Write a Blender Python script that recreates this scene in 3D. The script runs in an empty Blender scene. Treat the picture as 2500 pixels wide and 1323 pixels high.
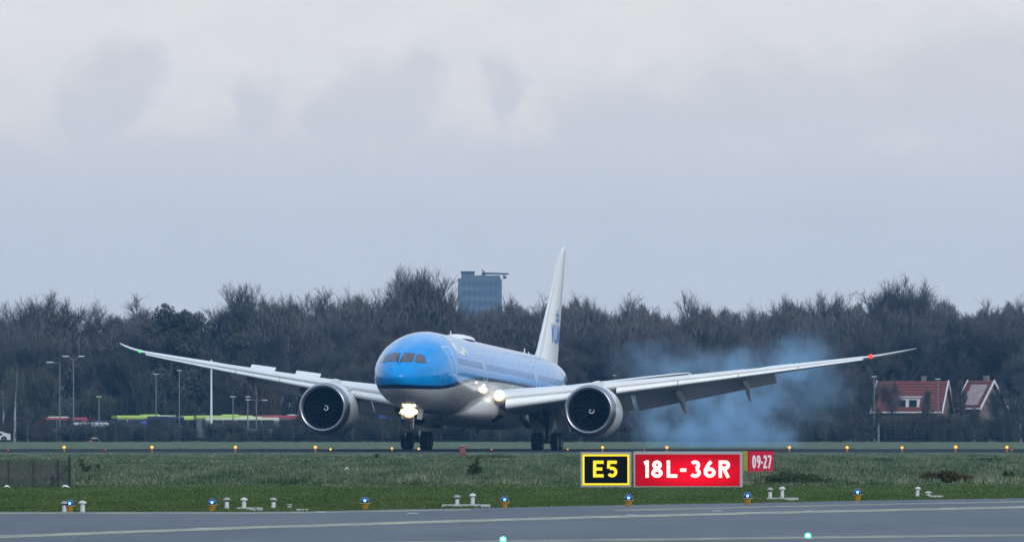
import bpy, math, random
import numpy as np
from mathutils import Vector, Matrix

# ------------------------------------------------------------------ camera, world, light
SC = bpy.context.scene
COL = SC.collection
F = 20000.0          # focal length in photo pixels (2500 px wide frame)
HZ = 1032.0          # photo row of the horizon
CH = 2.0             # camera height
def gy(py):          # distance of a ground point seen at photo row py
    return F * CH / (py - HZ)
def at(px, py, Y):   # point at distance Y seen at photo pixel (px, py)
    return Vector(((px - 1250) / F * Y, Y, CH - (py - HZ) / F * Y))
def ground(px, py):
    Y = gy(py)
    return Vector(((px - 1250) / F * Y, Y, 0.0))

cam_data = bpy.data.cameras.new('camera')
cam = bpy.data.objects.new('camera', cam_data); COL.objects.link(cam)
cam_data.sensor_width = 36.0; cam_data.lens = 36.0 * F / 2500.0
cam_data.clip_start = 1.0; cam_data.clip_end = 12000.0
cam.location = (0, 0, CH)
cam.rotation_euler = (math.radians(90) + math.atan((HZ - 661.5) / F), 0, 0)
SC.camera = cam

SUN_EL, SUN_AZ = 30.0, 152.0       # degrees; azimuth clockwise from +Y
world = bpy.data.worlds.new('World'); SC.world = world; world.use_nodes = True
def build_world():
    nt = world.node_tree; N = nt.nodes; L = nt.links
    N.clear()
    def node(t, **kw):
        n = N.new(t)
        for k, v in kw.items(): setattr(n, k, v)
        return n
    def math_(op, a, b=None, clamp=False):
        n = node('ShaderNodeMath', operation=op); n.use_clamp = clamp
        for i, v in enumerate((a, b)):
            if v is None: continue
            if isinstance(v, (int, float)): n.inputs[i].default_value = v
            else: L.new(v, n.inputs[i])
        return n.outputs[0]
    def mix(fac, a, b):
        n = node('ShaderNodeMix', data_type='RGBA')
        for s, v in ((0, fac), (6, a), (7, b)):
            if isinstance(v, (int, float)): n.inputs[s].default_value = v
            elif isinstance(v, tuple): n.inputs[s].default_value = (*v, 1)
            else: L.new(v, n.inputs[s])
        return n.outputs[2]
    def smooth(v, lo, hi):
        n = node('ShaderNodeMapRange', interpolation_type='SMOOTHSTEP')
        L.new(v, n.inputs[0]); n.inputs[1].default_value = lo; n.inputs[2].default_value = hi
        return n.outputs[0]
    tc = node('ShaderNodeTexCoord'); sep = node('ShaderNodeSeparateXYZ'); L.new(tc.outputs['Generated'], sep.inputs[0])
    e = sep.outputs[2]; u = sep.outputs[0]
    uv = node('ShaderNodeCombineXYZ'); L.new(u, uv.inputs[0]); L.new(e, uv.inputs[1])
    def noise(scale, detail, sx=1, sy=1, rough=.55):
        m = node('ShaderNodeVectorMath', operation='MULTIPLY'); L.new(uv.outputs[0], m.inputs[0]); m.inputs[1].default_value = (sx, sy, 1)
        n = node('ShaderNodeTexNoise'); L.new(m.outputs[0], n.inputs['Vector'])
        n.inputs['Scale'].default_value = scale; n.inputs['Detail'].default_value = detail; n.inputs['Roughness'].default_value = rough
        return n.outputs['Fac']
    blobs = [(285,230,125,160),(210,280,95,110),(345,170,70,95),(625,270,80,95),(930,270,175,150),(1015,200,85,105),(1228,230,62,120),(800,300,110,90),
             (1560,330,330,190),(1950,270,420,175),(2380,220,420,200)]
    # wind-torn edges: warp the directions before measuring the clouds
    wn = node('ShaderNodeTexNoise'); L.new(uv.outputs[0], wn.inputs['Vector']); wn.inputs['Scale'].default_value = 210; wn.inputs['Detail'].default_value = 4; wn.inputs['Roughness'].default_value = .6
    ws = node('ShaderNodeVectorMath', operation='SUBTRACT'); L.new(wn.outputs['Color'], ws.inputs[0]); ws.inputs[1].default_value = (.5,.5,.5)
    wk = node('ShaderNodeVectorMath', operation='SCALE'); L.new(ws.outputs[0], wk.inputs[0]); wk.inputs['Scale'].default_value = 120/F
    wp = node('ShaderNodeVectorMath', operation='ADD'); L.new(uv.outputs[0], wp.inputs[0]); L.new(wk.outputs[0], wp.inputs[1])
    cov = None
    for (x, y, rx, ry) in blobs:
        s = node('ShaderNodeVectorMath', operation='SUBTRACT'); L.new(wp.outputs[0], s.inputs[0])
        s.inputs[1].default_value = ((x-1250)/F, (HZ-y)/F, 0)
        d = node('ShaderNodeVectorMath', operation='DIVIDE'); L.new(s.outputs[0], d.inputs[0]); d.inputs[1].default_value = (rx/F, ry/F, 1)
        ln = node('ShaderNodeVectorMath', operation='LENGTH'); L.new(d.outputs[0], ln.inputs[0])
        m = math_('SUBTRACT', 1.0, ln.outputs['Value'])
        cov = m if cov is None else math_('MAXIMUM', cov, m)
    bank = math_('MULTIPLY', math_('SUBTRACT', (HZ-225)/F, e), F/330)
    cov = math_('MAXIMUM', cov, bank)
    n1 = noise(330, 5, 1, 1.3)
    n2 = noise(95, 3, 1, 1.6)
    cov = math_('ADD', cov, math_('MULTIPLY', math_('SUBTRACT', n1, .5), .22))
    cov = math_('ADD', cov, math_('MULTIPLY', math_('SUBTRACT', n2, .5), .45))
    c = smooth(cov, -.14, .58)
    # pale evening clouds behind, blue grey bank in front
    shade = math_('ADD', .97, math_('MULTIPLY', noise(60, 2, 1, 2.2), .07))
    hi = mix(smooth(n2, .3, .75), (.80, .79, .77), (.765, .765, .77))
    lowc = mix(smooth(e, .012, .046), (.598, .634, .702), (.668, .683, .715))
    cl = mix(math_('MULTIPLY', c, .96), hi, lowc)
    sc = node('ShaderNodeVectorMath', operation='SCALE'); L.new(cl, sc.inputs[0]); L.new(shade, sc.inputs['Scale'])
    # higher up the overcast thins to the blue of dusk
    sky = node('ShaderNodeTexSky', sky_type='NISHITA'); sky.sun_disc = False
    sky.sun_elevation = math.radians(SUN_EL); sky.sun_rotation = math.radians(SUN_AZ)
    sky.air_density = 1.6; sky.dust_density = 2.0; sky.ozone_density = 2.0
    sks = node('ShaderNodeVectorMath', operation='SCALE'); L.new(sky.outputs[0], sks.inputs[0]); sks.inputs['Scale'].default_value = .10
    n3 = noise(2.8, 3)
    up = mix(smooth(n3, .3, .7), (.42, .68, 1.0), (1.22, 1.38, 1.48))
    up = mix(.25, up, sks.outputs[0])
    allc = mix(smooth(e, .06, .40), sc.outputs[0], up)
    # below the horizon (never lit from there): plain dusk ground tone
    allc = mix(smooth(e, -.02, 0.0), (.10, .12, .12), allc)
    bg = node('ShaderNodeBackground'); L.new(allc, bg.inputs[0]); bg.inputs[1].default_value = 1.0
    out = node('ShaderNodeOutputWorld'); L.new(bg.outputs[0], out.inputs[0])
build_world()

sun_d = bpy.data.lights.new('sun', 'SUN'); sun_d.energy = 1.5; sun_d.angle = math.radians(25); sun_d.color = (1.0, .985, .965)
sun = bpy.data.objects.new('sun', sun_d); COL.objects.link(sun)
_az, _el = math.radians(SUN_AZ), math.radians(SUN_EL)
_to = Vector((math.sin(_az) * math.cos(_el), math.cos(_az) * math.cos(_el), math.sin(_el)))
sun.rotation_euler = (-_to).to_track_quat('-Z', 'Y').to_euler()

SC.render.engine = 'CYCLES'
SC.view_settings.view_transform = 'Standard'; SC.view_settings.look = 'None'
SC.view_settings.exposure = 0.0; SC.view_settings.gamma = 1.0
cy = SC.cycles
cy.use_denoising = True; cy.max_bounces = 5; cy.diffuse_bounces = 1; cy.glossy_bounces = 3
cy.volume_bounces = 1; cy.transparent_max_bounces = 16; cy.volume_max_steps = 256
cy.sample_clamp_indirect = 4.0; cy.use_adaptive_sampling = True; cy.adaptive_threshold = .02

# ------------------------------------------------------------------ materials
MATS = {}
def mat(name, color, rough=.6, metal=0.0, emit=None, estr=0.0, coat=0.0, spec=.5, noise=None, bump=None):
    """procedural principled material; noise=(scale xyz, detail, amount, second colour)"""
    if name in MATS: return MATS[name]
    m = bpy.data.materials.new(name); m.use_nodes = True; MATS[name] = m
    nt = m.node_tree; b = nt.nodes['Principled BSDF']
    b.inputs['Base Color'].default_value = (*color, 1); b.inputs['Roughness'].default_value = rough
    b.inputs['Metallic'].default_value = metal; b.inputs['Coat Weight'].default_value = coat
    b.inputs['Specular IOR Level'].default_value = spec; b.inputs['Coat Roughness'].default_value = .08
    if emit:
        b.inputs['Emission Color'].default_value = (*emit, 1); b.inputs['Emission Strength'].default_value = estr
    if noise:
        sc, det, col2, lo, hi = noise
        tc = nt.nodes.new('ShaderNodeTexCoord'); mp = nt.nodes.new('ShaderNodeMapping'); mp.inputs['Scale'].default_value = sc
        nt.links.new(tc.outputs['Object'], mp.inputs[0])
        n = nt.nodes.new('ShaderNodeTexNoise'); n.inputs['Scale'].default_value = 1; n.inputs['Detail'].default_value = det
        n.inputs['Roughness'].default_value = .65
        nt.links.new(mp.outputs[0], n.inputs['Vector'])
        r = nt.nodes.new('ShaderNodeValToRGB'); r.color_ramp.elements[0].position = lo; r.color_ramp.elements[1].position = hi
        r.color_ramp.elements[0].color = (*color, 1); r.color_ramp.elements[1].color = (*col2, 1)
        nt.links.new(n.outputs['Fac'], r.inputs[0]); nt.links.new(r.outputs[0], b.inputs['Base Color'])
        if bump:
            bp = nt.nodes.new('ShaderNodeBump'); bp.inputs['Strength'].default_value = bump[0]; bp.inputs['Distance'].default_value = bump[1]
            nt.links.new(n.outputs['Fac'], bp.inputs['Height']); nt.links.new(bp.outputs[0], b.inputs['Normal'])
    return m

def mat_random(name, cols, rough=.85, var_scale=None):
    """colour picked per object from a list, with slow variation across the object"""
    m = bpy.data.materials.new(name); m.use_nodes = True; MATS[name] = m
    nt = m.node_tree; b = nt.nodes['Principled BSDF']; b.inputs['Roughness'].default_value = rough
    b.inputs['Specular IOR Level'].default_value = .15
    oi = nt.nodes.new('ShaderNodeObjectInfo'); r = nt.nodes.new('ShaderNodeValToRGB')
    el = r.color_ramp.elements
    while len(el) < len(cols): el.new(0.5)
    for i, c in enumerate(cols):
        el[i].position = i / max(1, len(cols)-1); el[i].color = (*c, 1)
    nt.links.new(oi.outputs['Random'], r.inputs[0])
    src = r.outputs[0]
    if var_scale:
        tc = nt.nodes.new('ShaderNodeTexCoord'); n = nt.nodes.new('ShaderNodeTexNoise'); n.inputs['Scale'].default_value = var_scale
        n.inputs['Detail'].default_value = 3
        nt.links.new(tc.outputs['Object'], n.inputs['Vector'])
        mr = nt.nodes.new('ShaderNodeMapRange'); mr.inputs[1].default_value = .3; mr.inputs[2].default_value = .7; mr.inputs[3].default_value = .6; mr.inputs[4].default_value = 1.5
        nt.links.new(n.outputs['Fac'], mr.inputs[0])
        s = nt.nodes.new('ShaderNodeVectorMath'); s.operation = 'SCALE'
        nt.links.new(src, s.inputs[0]); nt.links.new(mr.outputs[0], s.inputs['Scale']); src = s.outputs[0]
    nt.links.new(src, b.inputs['Base Color'])
    return m

# ------------------------------------------------------------------ mesh helpers
class MB:
    def __init__(self): self.v = []; self.f = []
    def add(self, vs, fs):
        o = len(self.v); self.v += [tuple(p) for p in vs]; self.f += [tuple(i + o for i in q) for q in fs]; return self
    def box(self, c, s, rot=None, taper=1.0):
        x, y, z = s[0]/2, s[1]/2, s[2]/2; t = taper
        p = [(-x,-y,-z),(x,-y,-z),(x,y,-z),(-x,y,-z),(-x*t,-y*t,z),(x*t,-y*t,z),(x*t,y*t,z),(-x*t,y*t,z)]
        if rot: p = [rot @ Vector(q) for q in p]
        p = [(q[0]+c[0], q[1]+c[1], q[2]+c[2]) for q in p]
        return self.add(p, [(0,3,2,1),(4,5,6,7),(0,1,5,4),(1,2,6,5),(2,3,7,6),(3,0,4,7)])
    def tube(self, pts, rad, n=8, caps=True):
        pts = [Vector(p) for p in pts]
        if not hasattr(rad, '__len__'): rad = [rad]*len(pts)
        vs = []; fs = []
        for i, p in enumerate(pts):
            d = (pts[min(i+1, len(pts)-1)] - pts[max(i-1, 0)]).normalized()
            a = d.orthogonal().normalized() if abs(d.z) > .9 else d.cross(Vector((0,0,1))).normalized()
            if abs(d.z) > .9: a = (Vector((1,0,0)) - d*d.x).normalized()
            b = d.cross(a)
            for k in range(n):
                t = 2*math.pi*k/n; vs.append(p + (a*math.cos(t) + b*math.sin(t))*rad[i])
        for i in range(len(pts)-1):
            for k in range(n):
                fs.append((i*n+k, i*n+(k+1)%n, (i+1)*n+(k+1)%n, (i+1)*n+k))
        if caps:
            fs.append(tuple(reversed(range(n)))); fs.append(tuple(range((len(pts)-1)*n, len(pts)*n)))
        return self.add(vs, fs)
    def lathe(self, prof, n=24, axis='z', c=(0,0,0)):
        """prof: list of (radius, height along axis)"""
        vs = []; fs = []
        for (r, h) in prof:
            for k in range(n):
                t = 2*math.pi*k/n; a, b = r*math.cos(t), r*math.sin(t)
                p = {'z': (a, b, h), 'y': (a, h, b), 'x': (h, a, b)}[axis]
                vs.append((p[0]+c[0], p[1]+c[1], p[2]+c[2]))
        for i in range(len(prof)-1):
            for k in range(n):
                fs.append((i*n+k, i*n+(k+1)%n, (i+1)*n+(k+1)%n, (i+1)*n+k))
        return self.add(vs, fs)
    def loft(self, secs, closed=True, caps=True):
        n = len(secs[0]); vs = [p for s in secs for p in s]; fs = []
        for i in range(len(secs)-1):
            for k in range(n if closed else n-1):
                fs.append((i*n+k, i*n+(k+1)%n, (i+1)*n+(k+1)%n, (i+1)*n+k))
        if caps:
            fs.append(tuple(reversed(range(n)))); fs.append(tuple(range((len(secs)-1)*n, len(secs)*n)))
        return self.add(vs, fs)
    def mesh(self, name, m=None, smooth=False):
        me = bpy.data.meshes.new(name); me.from_pydata(self.v, [], self.f); me.validate()
        if m: me.materials.append(m)
        if smooth:
            me.polygons.foreach_set('use_smooth', [True]*len(me.polygons))
            try: me.set_sharp_from_angle(angle=math.radians(40))
            except Exception: pass
        me.update(); return me
    def build(self, name, m, parent=None, smooth=False, loc=None):
        o = bpy.data.objects.new(name, self.mesh(name, m, smooth)); COL.objects.link(o)
        if parent is not None: o.parent = parent
        if loc is not None: o.location = loc
        return o

def tag(o, label=None, cat=None, group=None, kind=None):
    if label: o['label'] = label
    if cat: o['category'] = cat
    if group: o['group'] = group
    if kind: o['kind'] = kind
    return o
def empty(name, loc=(0,0,0), rz=0.0):
    o = bpy.data.objects.new(name, None); COL.objects.link(o); o.location = loc; o.rotation_euler = (0,0,rz); o.empty_display_size = .2
    return o
def copy_tree(o, parent=None):
    c = o.copy(); COL.objects.link(c)
    if parent is not None: c.parent = parent
    for ch in list(o.children): copy_tree(ch, c)
    return c
def np_mesh(name, V, T, m, smooth=False):
    """fast mesh from numpy: V (n,3), T (k,3 or 4)"""
    V = np.asarray(V, np.float32); T = np.asarray(T, np.int32); k = T.shape[1]
    me = bpy.data.meshes.new(name); me.vertices.add(len(V)); me.vertices.foreach_set('co', V.ravel())
    me.loops.add(T.size); me.loops.foreach_set('vertex_index', T.ravel())
    me.polygons.add(len(T)); me.polygons.foreach_set('loop_start', np.arange(0, T.size, k, dtype=np.int32))
    me.update(calc_edges=True); me.materials.append(m)
    return me

# ------------------------------------------------------------------ lettering
def arc(cx, cy, rx, ry, a0, a1, n=16):
    return [(cx + rx*math.cos(math.radians(a0+(a1-a0)*i/n)), cy + ry*math.sin(math.radians(a0+(a1-a0)*i/n))) for i in range(n+1)]
def glyph(ch, w, t):
    h = t/2; W = w
    if ch == 'E': return [[(h,0),(h,1)], [(h,1-h),(W,1-h)], [(h,.5),(W*.88,.5)], [(h,h),(W,h)]]
    if ch == '5': return [[(W*.92,1-h),(W*.16,1-h),(W*.13,.53)], arc(W*.47,.32,W*.5-h,.32-h,128,-150)]
    if ch == '1': return [[(W*.55,0),(W*.55,1)], [(W*.55,1-h*1.2),(W*.1,.84)]]
    if ch == '8': return [arc(W/2,.74,W*.42-h,.26-h,0,360,24), arc(W/2,.27,W*.5-h,.27-h,0,360,24)]
    if ch == 'L': return [[(h,0),(h,1)], [(h,h),(W,h)]]
    if ch == '-': return [[(0,.44),(W,.44)]]
    if ch == '3': return [arc(W*.46,.73,W*.44-h,.27-h,150,-80), arc(W*.46,.29,W*.5-h,.29-h,75,-150)]
    if ch == '6': return [arc(W/2,.3,W*.5-h,.3-h,0,360,24), [(W*.62,1-h*.6),(W*.34,.72),(W*.13,.45),(h,.3)]]
    if ch == '9': return [arc(W/2,.7,W*.5-h,.3-h,0,360,24), [(W*.38,h*.6),(W*.66,.28),(W*.87,.55),(W-h,.7)]]
    if ch == 'R': return [[(h,0),(h,1)], [(h,1-h)]+arc(W*.6,.73,W*.4-h,.27-h,90,-90,12)+[(h,.46+h)], [(W*.5,.46),(W-h,0)]]
    if ch == '0': return [arc(W/2,.5,W*.5-h,.5-h,0,360,28)]
    if ch == '2': return [arc(W*.48,.71,W*.46-h,.29-h,165,-30,14)+[(h*1.4,h*2)], [(0,h),(W,h)]]
    if ch == '7': return [[(0,1-h),(W-h,1-h)], [(W-h,1-h*1.5),(W*.3,0)]]
    if ch == 'K': return [[(h,0),(h,1)], [(h,.42),(W-h,1)], [(W*.38,.62),(W-h,0)]]
    if ch == 'M': return [[(h,0),(h,1)], [(h,1-h),(W/2,.2)], [(W/2,.2),(W-h,1-h)], [(W-h,0),(W-h,1)]]
    return []
def ribbon(pts, t):
    """both edges of a stroke of width t along pts"""
    P = [Vector((p[0], p[1])) for p in pts]; closed = (P[0]-P[-1]).length < 1e-6
    if closed: P = P[:-1]
    n = len(P); L = []; R = []
    for i in range(n):
        a = P[(i-1) % n] if (closed or i > 0) else P[i]
        b = P[(i+1) % n] if (closed or i < n-1) else P[i]
        d1 = (P[i]-a); d2 = (b-P[i])
        if d1.length < 1e-9: d1 = d2
        if d2.length < 1e-9: d2 = d1
        d1.normalize(); d2.normalize()
        n1 = Vector((-d1.y, d1.x)); n2 = Vector((-d2.y, d2.x)); m = (n1+n2)
        m = m.normalized() if m.length > 1e-6 else n1
        k = min(1.8, 1/max(.3, m.dot(n1)))
        L.append(P[i]+m*t/2*k); R.append(P[i]-m*t/2*k)
    return L, R, closed
def glyph_mesh(ch, w, t, size, fn, thick=.012):
    """fn(x, y, d) -> 3-D point: x right, y up in metres, d out of the face"""
    mb = MB()
    for si, st in enumerate(glyph(ch, w, t)):
        L, R, cl = ribbon(st, t); n = len(L); dd = thick + .0015*si
        vs = []
        for p, q in zip(L, R):
            vs += [fn(p.x*size, p.y*size, dd), fn(q.x*size, q.y*size, dd), fn(p.x*size, p.y*size, 0), fn(q.x*size, q.y*size, 0)]
        fs = []
        for i in range(n if cl else n-1):
            a = 4*i; b = 4*((i+1) % n)
            fs += [(a, a+1, b+1, b), (a, b, b+2, a+2), (a+1, a+3, b+3, b+1)]
        if not cl: fs += [(0, 2, 3, 1), (4*n-4, 4*n-3, 4*n-1, 4*n-2)]
        mb.add(vs, fs)
    return mb

# ------------------------------------------------------------------ ground
def pnoise_ground():
    m = bpy.data.materials.new('grass_ground'); m.use_nodes = True; nt = m.node_tree; b = nt.nodes['Principled BSDF']
    b.inputs['Roughness'].default_value = .95; b.inputs['Specular IOR Level'].default_value = .1
    tc = nt.nodes.new('ShaderNodeTexCoord'); sep = nt.nodes.new('ShaderNodeSeparateXYZ'); nt.links.new(tc.outputs['Object'], sep.inputs[0])
    def noise(s, det):
        mp = nt.nodes.new('ShaderNodeMapping'); mp.inputs['Scale'].default_value = s; nt.links.new(tc.outputs['Object'], mp.inputs[0])
        n = nt.nodes.new('ShaderNodeTexNoise'); n.inputs['Scale'].default_value = 1; n.inputs['Detail'].default_value = det; n.inputs['Roughness'].default_value = .7
        nt.links.new(mp.outputs[0], n.inputs['Vector']); return n.outputs['Fac']
    def ramp(v, cols):
        r = nt.nodes.new('ShaderNodeValToRGB'); el = r.color_ramp.elements
        while len(el) < len(cols): el.new(.5)
        for i, (p, c) in enumerate(cols): el[i].position = p; el[i].color = (*c, 1)
        nt.links.new(v, r.inputs[0]); return r.outputs[0]
    short = ramp(noise((.55, .07, 1), 6), [(.3, (.036,.064,.014)), (.5, (.052,.088,.021)), (.72, (.074,.108,.032))])
    rough_ = ramp(noise((.9, .045, 1), 7), [(.3, (.038,.062,.028)), (.5, (.082,.112,.060)), (.7, (.150,.168,.10))])
    # mown strip along the taxiway, rough meadow behind it; the seam wanders
    y2 = nt.nodes.new('ShaderNodeMath'); y2.operation = 'ADD'; nt.links.new(sep.outputs[1], y2.inputs[0])
    w = nt.nodes.new('ShaderNodeMath'); w.operation = 'MULTIPLY_ADD'; nt.links.new(noise((.30, .03, 1), 5), w.inputs[0]); w.inputs[1].default_value = 90; w.inputs[2].default_value = -45
    nt.links.new(w.outputs[0], y2.inputs[1])
    mr = nt.nodes.new('ShaderNodeMapRange'); mr.inputs[1].default_value = 252; mr.inputs[2].default_value = 275; nt.links.new(y2.outputs[0], mr.inputs[0])
    mx = nt.nodes.new('ShaderNodeMix'); mx.data_type = 'RGBA'
    nt.links.new(mr.outputs[0], mx.inputs[0]); nt.links.new(short, mx.inputs[6]); nt.links.new(rough_, mx.inputs[7])
    nt.links.new(mx.outputs[2], b.inputs['Base Color'])
    return m
M_GROUND = pnoise_ground()
g = MB().add([(-3000,-400,0),(3000,-400,0),(3000,6500,0),(-3000,6500,0)], [(0,1,2,3)]).build('ground', M_GROUND)
tag(g, 'grass field stretching from the taxiway to the wood', 'ground', kind='structure')

M_ASPH = mat('asphalt', (.074,.088,.112), .85, noise=((.16,.03,1), 8, (.128,.142,.165), .3, .72), spec=.2)
M_RUNW = mat('runway_asphalt', (.034,.036,.043), 1.0, noise=((.1,.02,1), 5, (.055,.057,.066), .3, .75), spec=.0)
edge = [(-600,1250),(0,1249),(300,1249),(600,1249),(800,1247),(950,1243),(1150,1240),(1400,1235),(1600,1231),(1800,1228),(2000,1224),(2200,1220),(2500,1216),(3200,1209)]
far = [ground(x, y) for x, y in edge]
vs = [(p.x, p.y, .004) for p in far] + [(p.x*1.0, 60, .004) for p in far]
n = len(far)
vs[0] = (-300, far[0].y, .004); vs[n] = (-300, 60, .004); vs[n-1] = (300, far[-1].y, .004); vs[2*n-1] = (300, 60, .004)
tw = MB().add(vs, [(n+i, n+i+1, i+1, i) for i in range(n-1)]).build('taxiway', M_ASPH)
tag(tw, 'grey taxiway asphalt across the bottom of the picture', 'taxiway', kind='structure')
rw = MB().add([(-1500, 556, .004),(1500, 556, .004),(1500, 632, .004),(-1500, 632, .004)], [(0,1,2,3)]).build('runway', M_RUNW)
tag(rw, 'dark runway strip under the airliner', 'runway', kind='structure')

# worn painted lines
def worn(name, c, base):
    m = mat(name, base, .8, noise=((1.1,.22,1), 8, c, .36, .60)); return m
M_YEL = worn('worn_yellow_paint', (.32,.32,.23), (.15,.155,.155))
M_YEL2 = worn('faint_yellow_paint', (.24,.24,.19), (.13,.137,.145))
def line(pts, half, m, label, z=.008):
    P = [ground(x, y) for x, y in pts]
    a = [(p.x, p.y+half, z) for p in P]; b = [(p.x, p.y-half, z) for p in P]; k = len(P)
    o = MB().add(a+b, [(k+i, k+i+1, i+1, i) for i in range(k-1)]).build('painted_line', m)
    tag(o, label, 'line', kind='structure'); return o
line([(-1500,1367),(-400,1324),(0,1310),(500,1291.5),(950,1277),(1400,1263.5),(1900,1251),(2500,1237.5),(3000,1229),(4200,1214)], 2.1, M_YEL, 'worn yellow line running across the taxiway')
line([(-1500,1252.7),(0,1252.3),(300,1252.2),(600,1252.2),(800,1250.5),(950,1247),(1150,1244)], 1.5, M_YEL2, 'faint yellow edge line beside the grass')
line([(1500,1246),(1700,1241),(1900,1236.5),(2200,1230),(2500,1224.5),(3000,1218),(4000,1211)], 1.5, M_YEL2, 'faint edge line along the right side of the taxiway')
line([(-900,1352),(600,1330),(1250,1321),(1900,1313),(2500,1306),(4000,1290)], 1.3, M_YEL2, 'faint centre line with green lights at the bottom')

# ------------------------------------------------------------------ grass blades
def blades(name, count, y0, y1, hfun, wfun, cols, seed, label, clump=0.0, exclude=None):
    rng = np.random.default_rng(seed)
    # spread evenly over the picture rows
    q0, q1 = 1/y1, 1/y0
    Y = 1/(q0 + (q1-q0)*rng.random(count)); X = (rng.random(count)-.5)*2*(1650/F)*Y
    if clump:
        keep = (np.sin(X*1.7+np.sin(Y*.11)*3)+np.sin(X*.61+Y*.07)+rng.normal(0,.9,count)) > clump
        X, Y = X[keep], Y[keep]
    if exclude is not None:
        k = exclude(X, Y); X, Y = X[k], Y[k]
    c = len(X); H = hfun(Y)*rng.uniform(.4,1.35,c); Wd = wfun(Y)*rng.uniform(.6,1.4,c)
    ang = rng.uniform(-.7,.7,c); lean = rng.normal(0,.35,c)*H; leany = rng.normal(0,.25,c)*H
    dx = np.cos(ang)*Wd/2; dy = np.sin(ang)*Wd/2
    V = np.zeros((c,3,3)); V[:,0] = np.stack([X-dx,Y-dy,np.zeros(c)],1); V[:,1] = np.stack([X+dx,Y+dy,np.zeros(c)],1); V[:,2] = np.stack([X+lean,Y+leany,H],1)
    me = np_mesh(name, V.reshape(-1,3), np.arange(c*3).reshape(-1,3), cols)
    o = bpy.data.objects.new(name, me); COL.objects.link(o); tag(o, label, 'grass', kind='stuff'); return o
def grass_mat(name, cols, sx, sy):
    m = bpy.data.materials.new(name); m.use_nodes = True; nt = m.node_tree; b = nt.nodes['Principled BSDF']
    b.inputs['Roughness'].default_value = .9; b.inputs['Specular IOR Level'].default_value = .12
    tc = nt.nodes.new('ShaderNodeTexCoord')
    gi = nt.nodes.new('ShaderNodeNewGeometry')
    mp = nt.nodes.new('ShaderNodeMapping'); mp.inputs['Scale'].default_value = (sx, sy, 0); nt.links.new(tc.outputs['Object'], mp.inputs[0])
    n = nt.nodes.new('ShaderNodeTexNoise'); n.inputs['Scale'].default_value = 1; n.inputs['Detail'].default_value = 4; nt.links.new(mp.outputs[0], n.inputs['Vector'])
    a = nt.nodes.new('ShaderNodeMath'); a.operation = 'MULTIPLY_ADD'; nt.links.new(gi.outputs['Random Per Island'], a.inputs[0]); a.inputs[1].default_value = .45
    s = nt.nodes.new('ShaderNodeMath'); s.operation = 'SUBTRACT'; nt.links.new(n.outputs['Fac'], s.inputs[0]); s.inputs[1].default_value = .22
    nt.links.new(s.outputs[0], a.inputs[2])
    r = nt.nodes.new('ShaderNodeValToRGB'); el = r.color_ramp.elements
    while len(el) < len(cols): el.new(.5)
    for i, (p, c) in enumerate(cols): el[i].position = p; el[i].color = (*c, 1)
    nt.links.new(a.outputs[0], r.inputs[0]); nt.links.new(r.outputs[0], b.inputs['Base Color'])
    return m
def taxi_edge_y(X):  # distance of the asphalt edge at a given X
    xs = np.array([p.x for p in far]); ys = np.array([p.y for p in far]); return np.interp(X, xs, ys)
M_G1 = grass_mat('mown_grass', [(.15,(.032,.058,.012)),(.5,(.052,.088,.021)),(.85,(.090,.122,.038))], .5, .06)
M_G2 = grass_mat('meadow_grass', [(.12,(.016,.030,.012)),(.36,(.052,.082,.042)),(.64,(.104,.134,.082)),(.92,(.22,.23,.15))], .45, .035)
blades('mown_grass', 104000, 183, 268, lambda Y: 0.045+0*Y, lambda Y: .03+0*Y, M_G1, 3, 'short mown green grass between taxiway and rough meadow', exclude=lambda X, Y: Y > taxi_edge_y(X)+.25)
blades('meadow_grass', 140000, 254, 545, lambda Y: np.interp(Y, [254,275,330,420,500,545], [.06,.19,.23,.15,.05,.02]), lambda Y: .05+.0001*Y, M_G2, 4, 'rough pale meadow grass between the signs and the runway', clump=-.9, exclude=lambda X, Y: Y > 261+7*np.sin(X*.55)+5*np.sin(X*1.7+1)+4*np.sin(X*3.9+2))

# ------------------------------------------------------------------ airliner
A0 = 31.0                                   # main gear station, metres aft of the nose
PSI, THETA, ROLL = 11.1, 2.0, 0.48
plane = empty('airliner')
tag(plane, 'blue and white wide-body twin jet touching down with its nose wheel still raised', 'airliner')
plane.location = at(1176.5, 1099.5, 604.0); plane.location.z = 0.0
plane.rotation_euler = (Matrix.Rotation(math.radians(-PSI), 3, 'Z') @ Matrix.Rotation(math.radians(-THETA), 3, 'X') @ Matrix.Rotation(math.radians(ROLL), 3, 'Y')).to_euler()
def pt(l, a, z): return (l, a - A0, z)

def fus(a):
    """half width, bottom, top of the fuselage at station a"""
    def nose(L, e): 
        t = min(1.0, max(0.0, a/L)); return (1-(1-t)**2)**e
    w = 2.885*nose(8.5, .55); zb = 4.15-2.17*nose(7.5, .55); zt = 4.15+3.64*nose(11.0, .68)
    w = min(w, float(np.interp(a, [0,42,46,50,54,58,61,62.8], [9,2.885,2.78,2.45,1.9,1.2,.62,.22])))
    zb = max(zb, float(np.interp(a, [0,39,42,46,50,55,60,62.8], [0,1.98,2.12,2.7,3.55,4.75,5.85,6.45])))
    zt = min(zt, float(np.interp(a, [0,48,53,57,60,62.8], [9,7.79,7.65,7.38,7.08,6.75])))
    return w, zb, zt
def fus_pt(a, th, off=0.0):
    w, zb, zt = fus(a); zc = (zb+zt)/2; h = (zt-zb)/2
    return pt((w+off)*math.cos(th), a, zc+(h+off)*math.sin(th))
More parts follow.
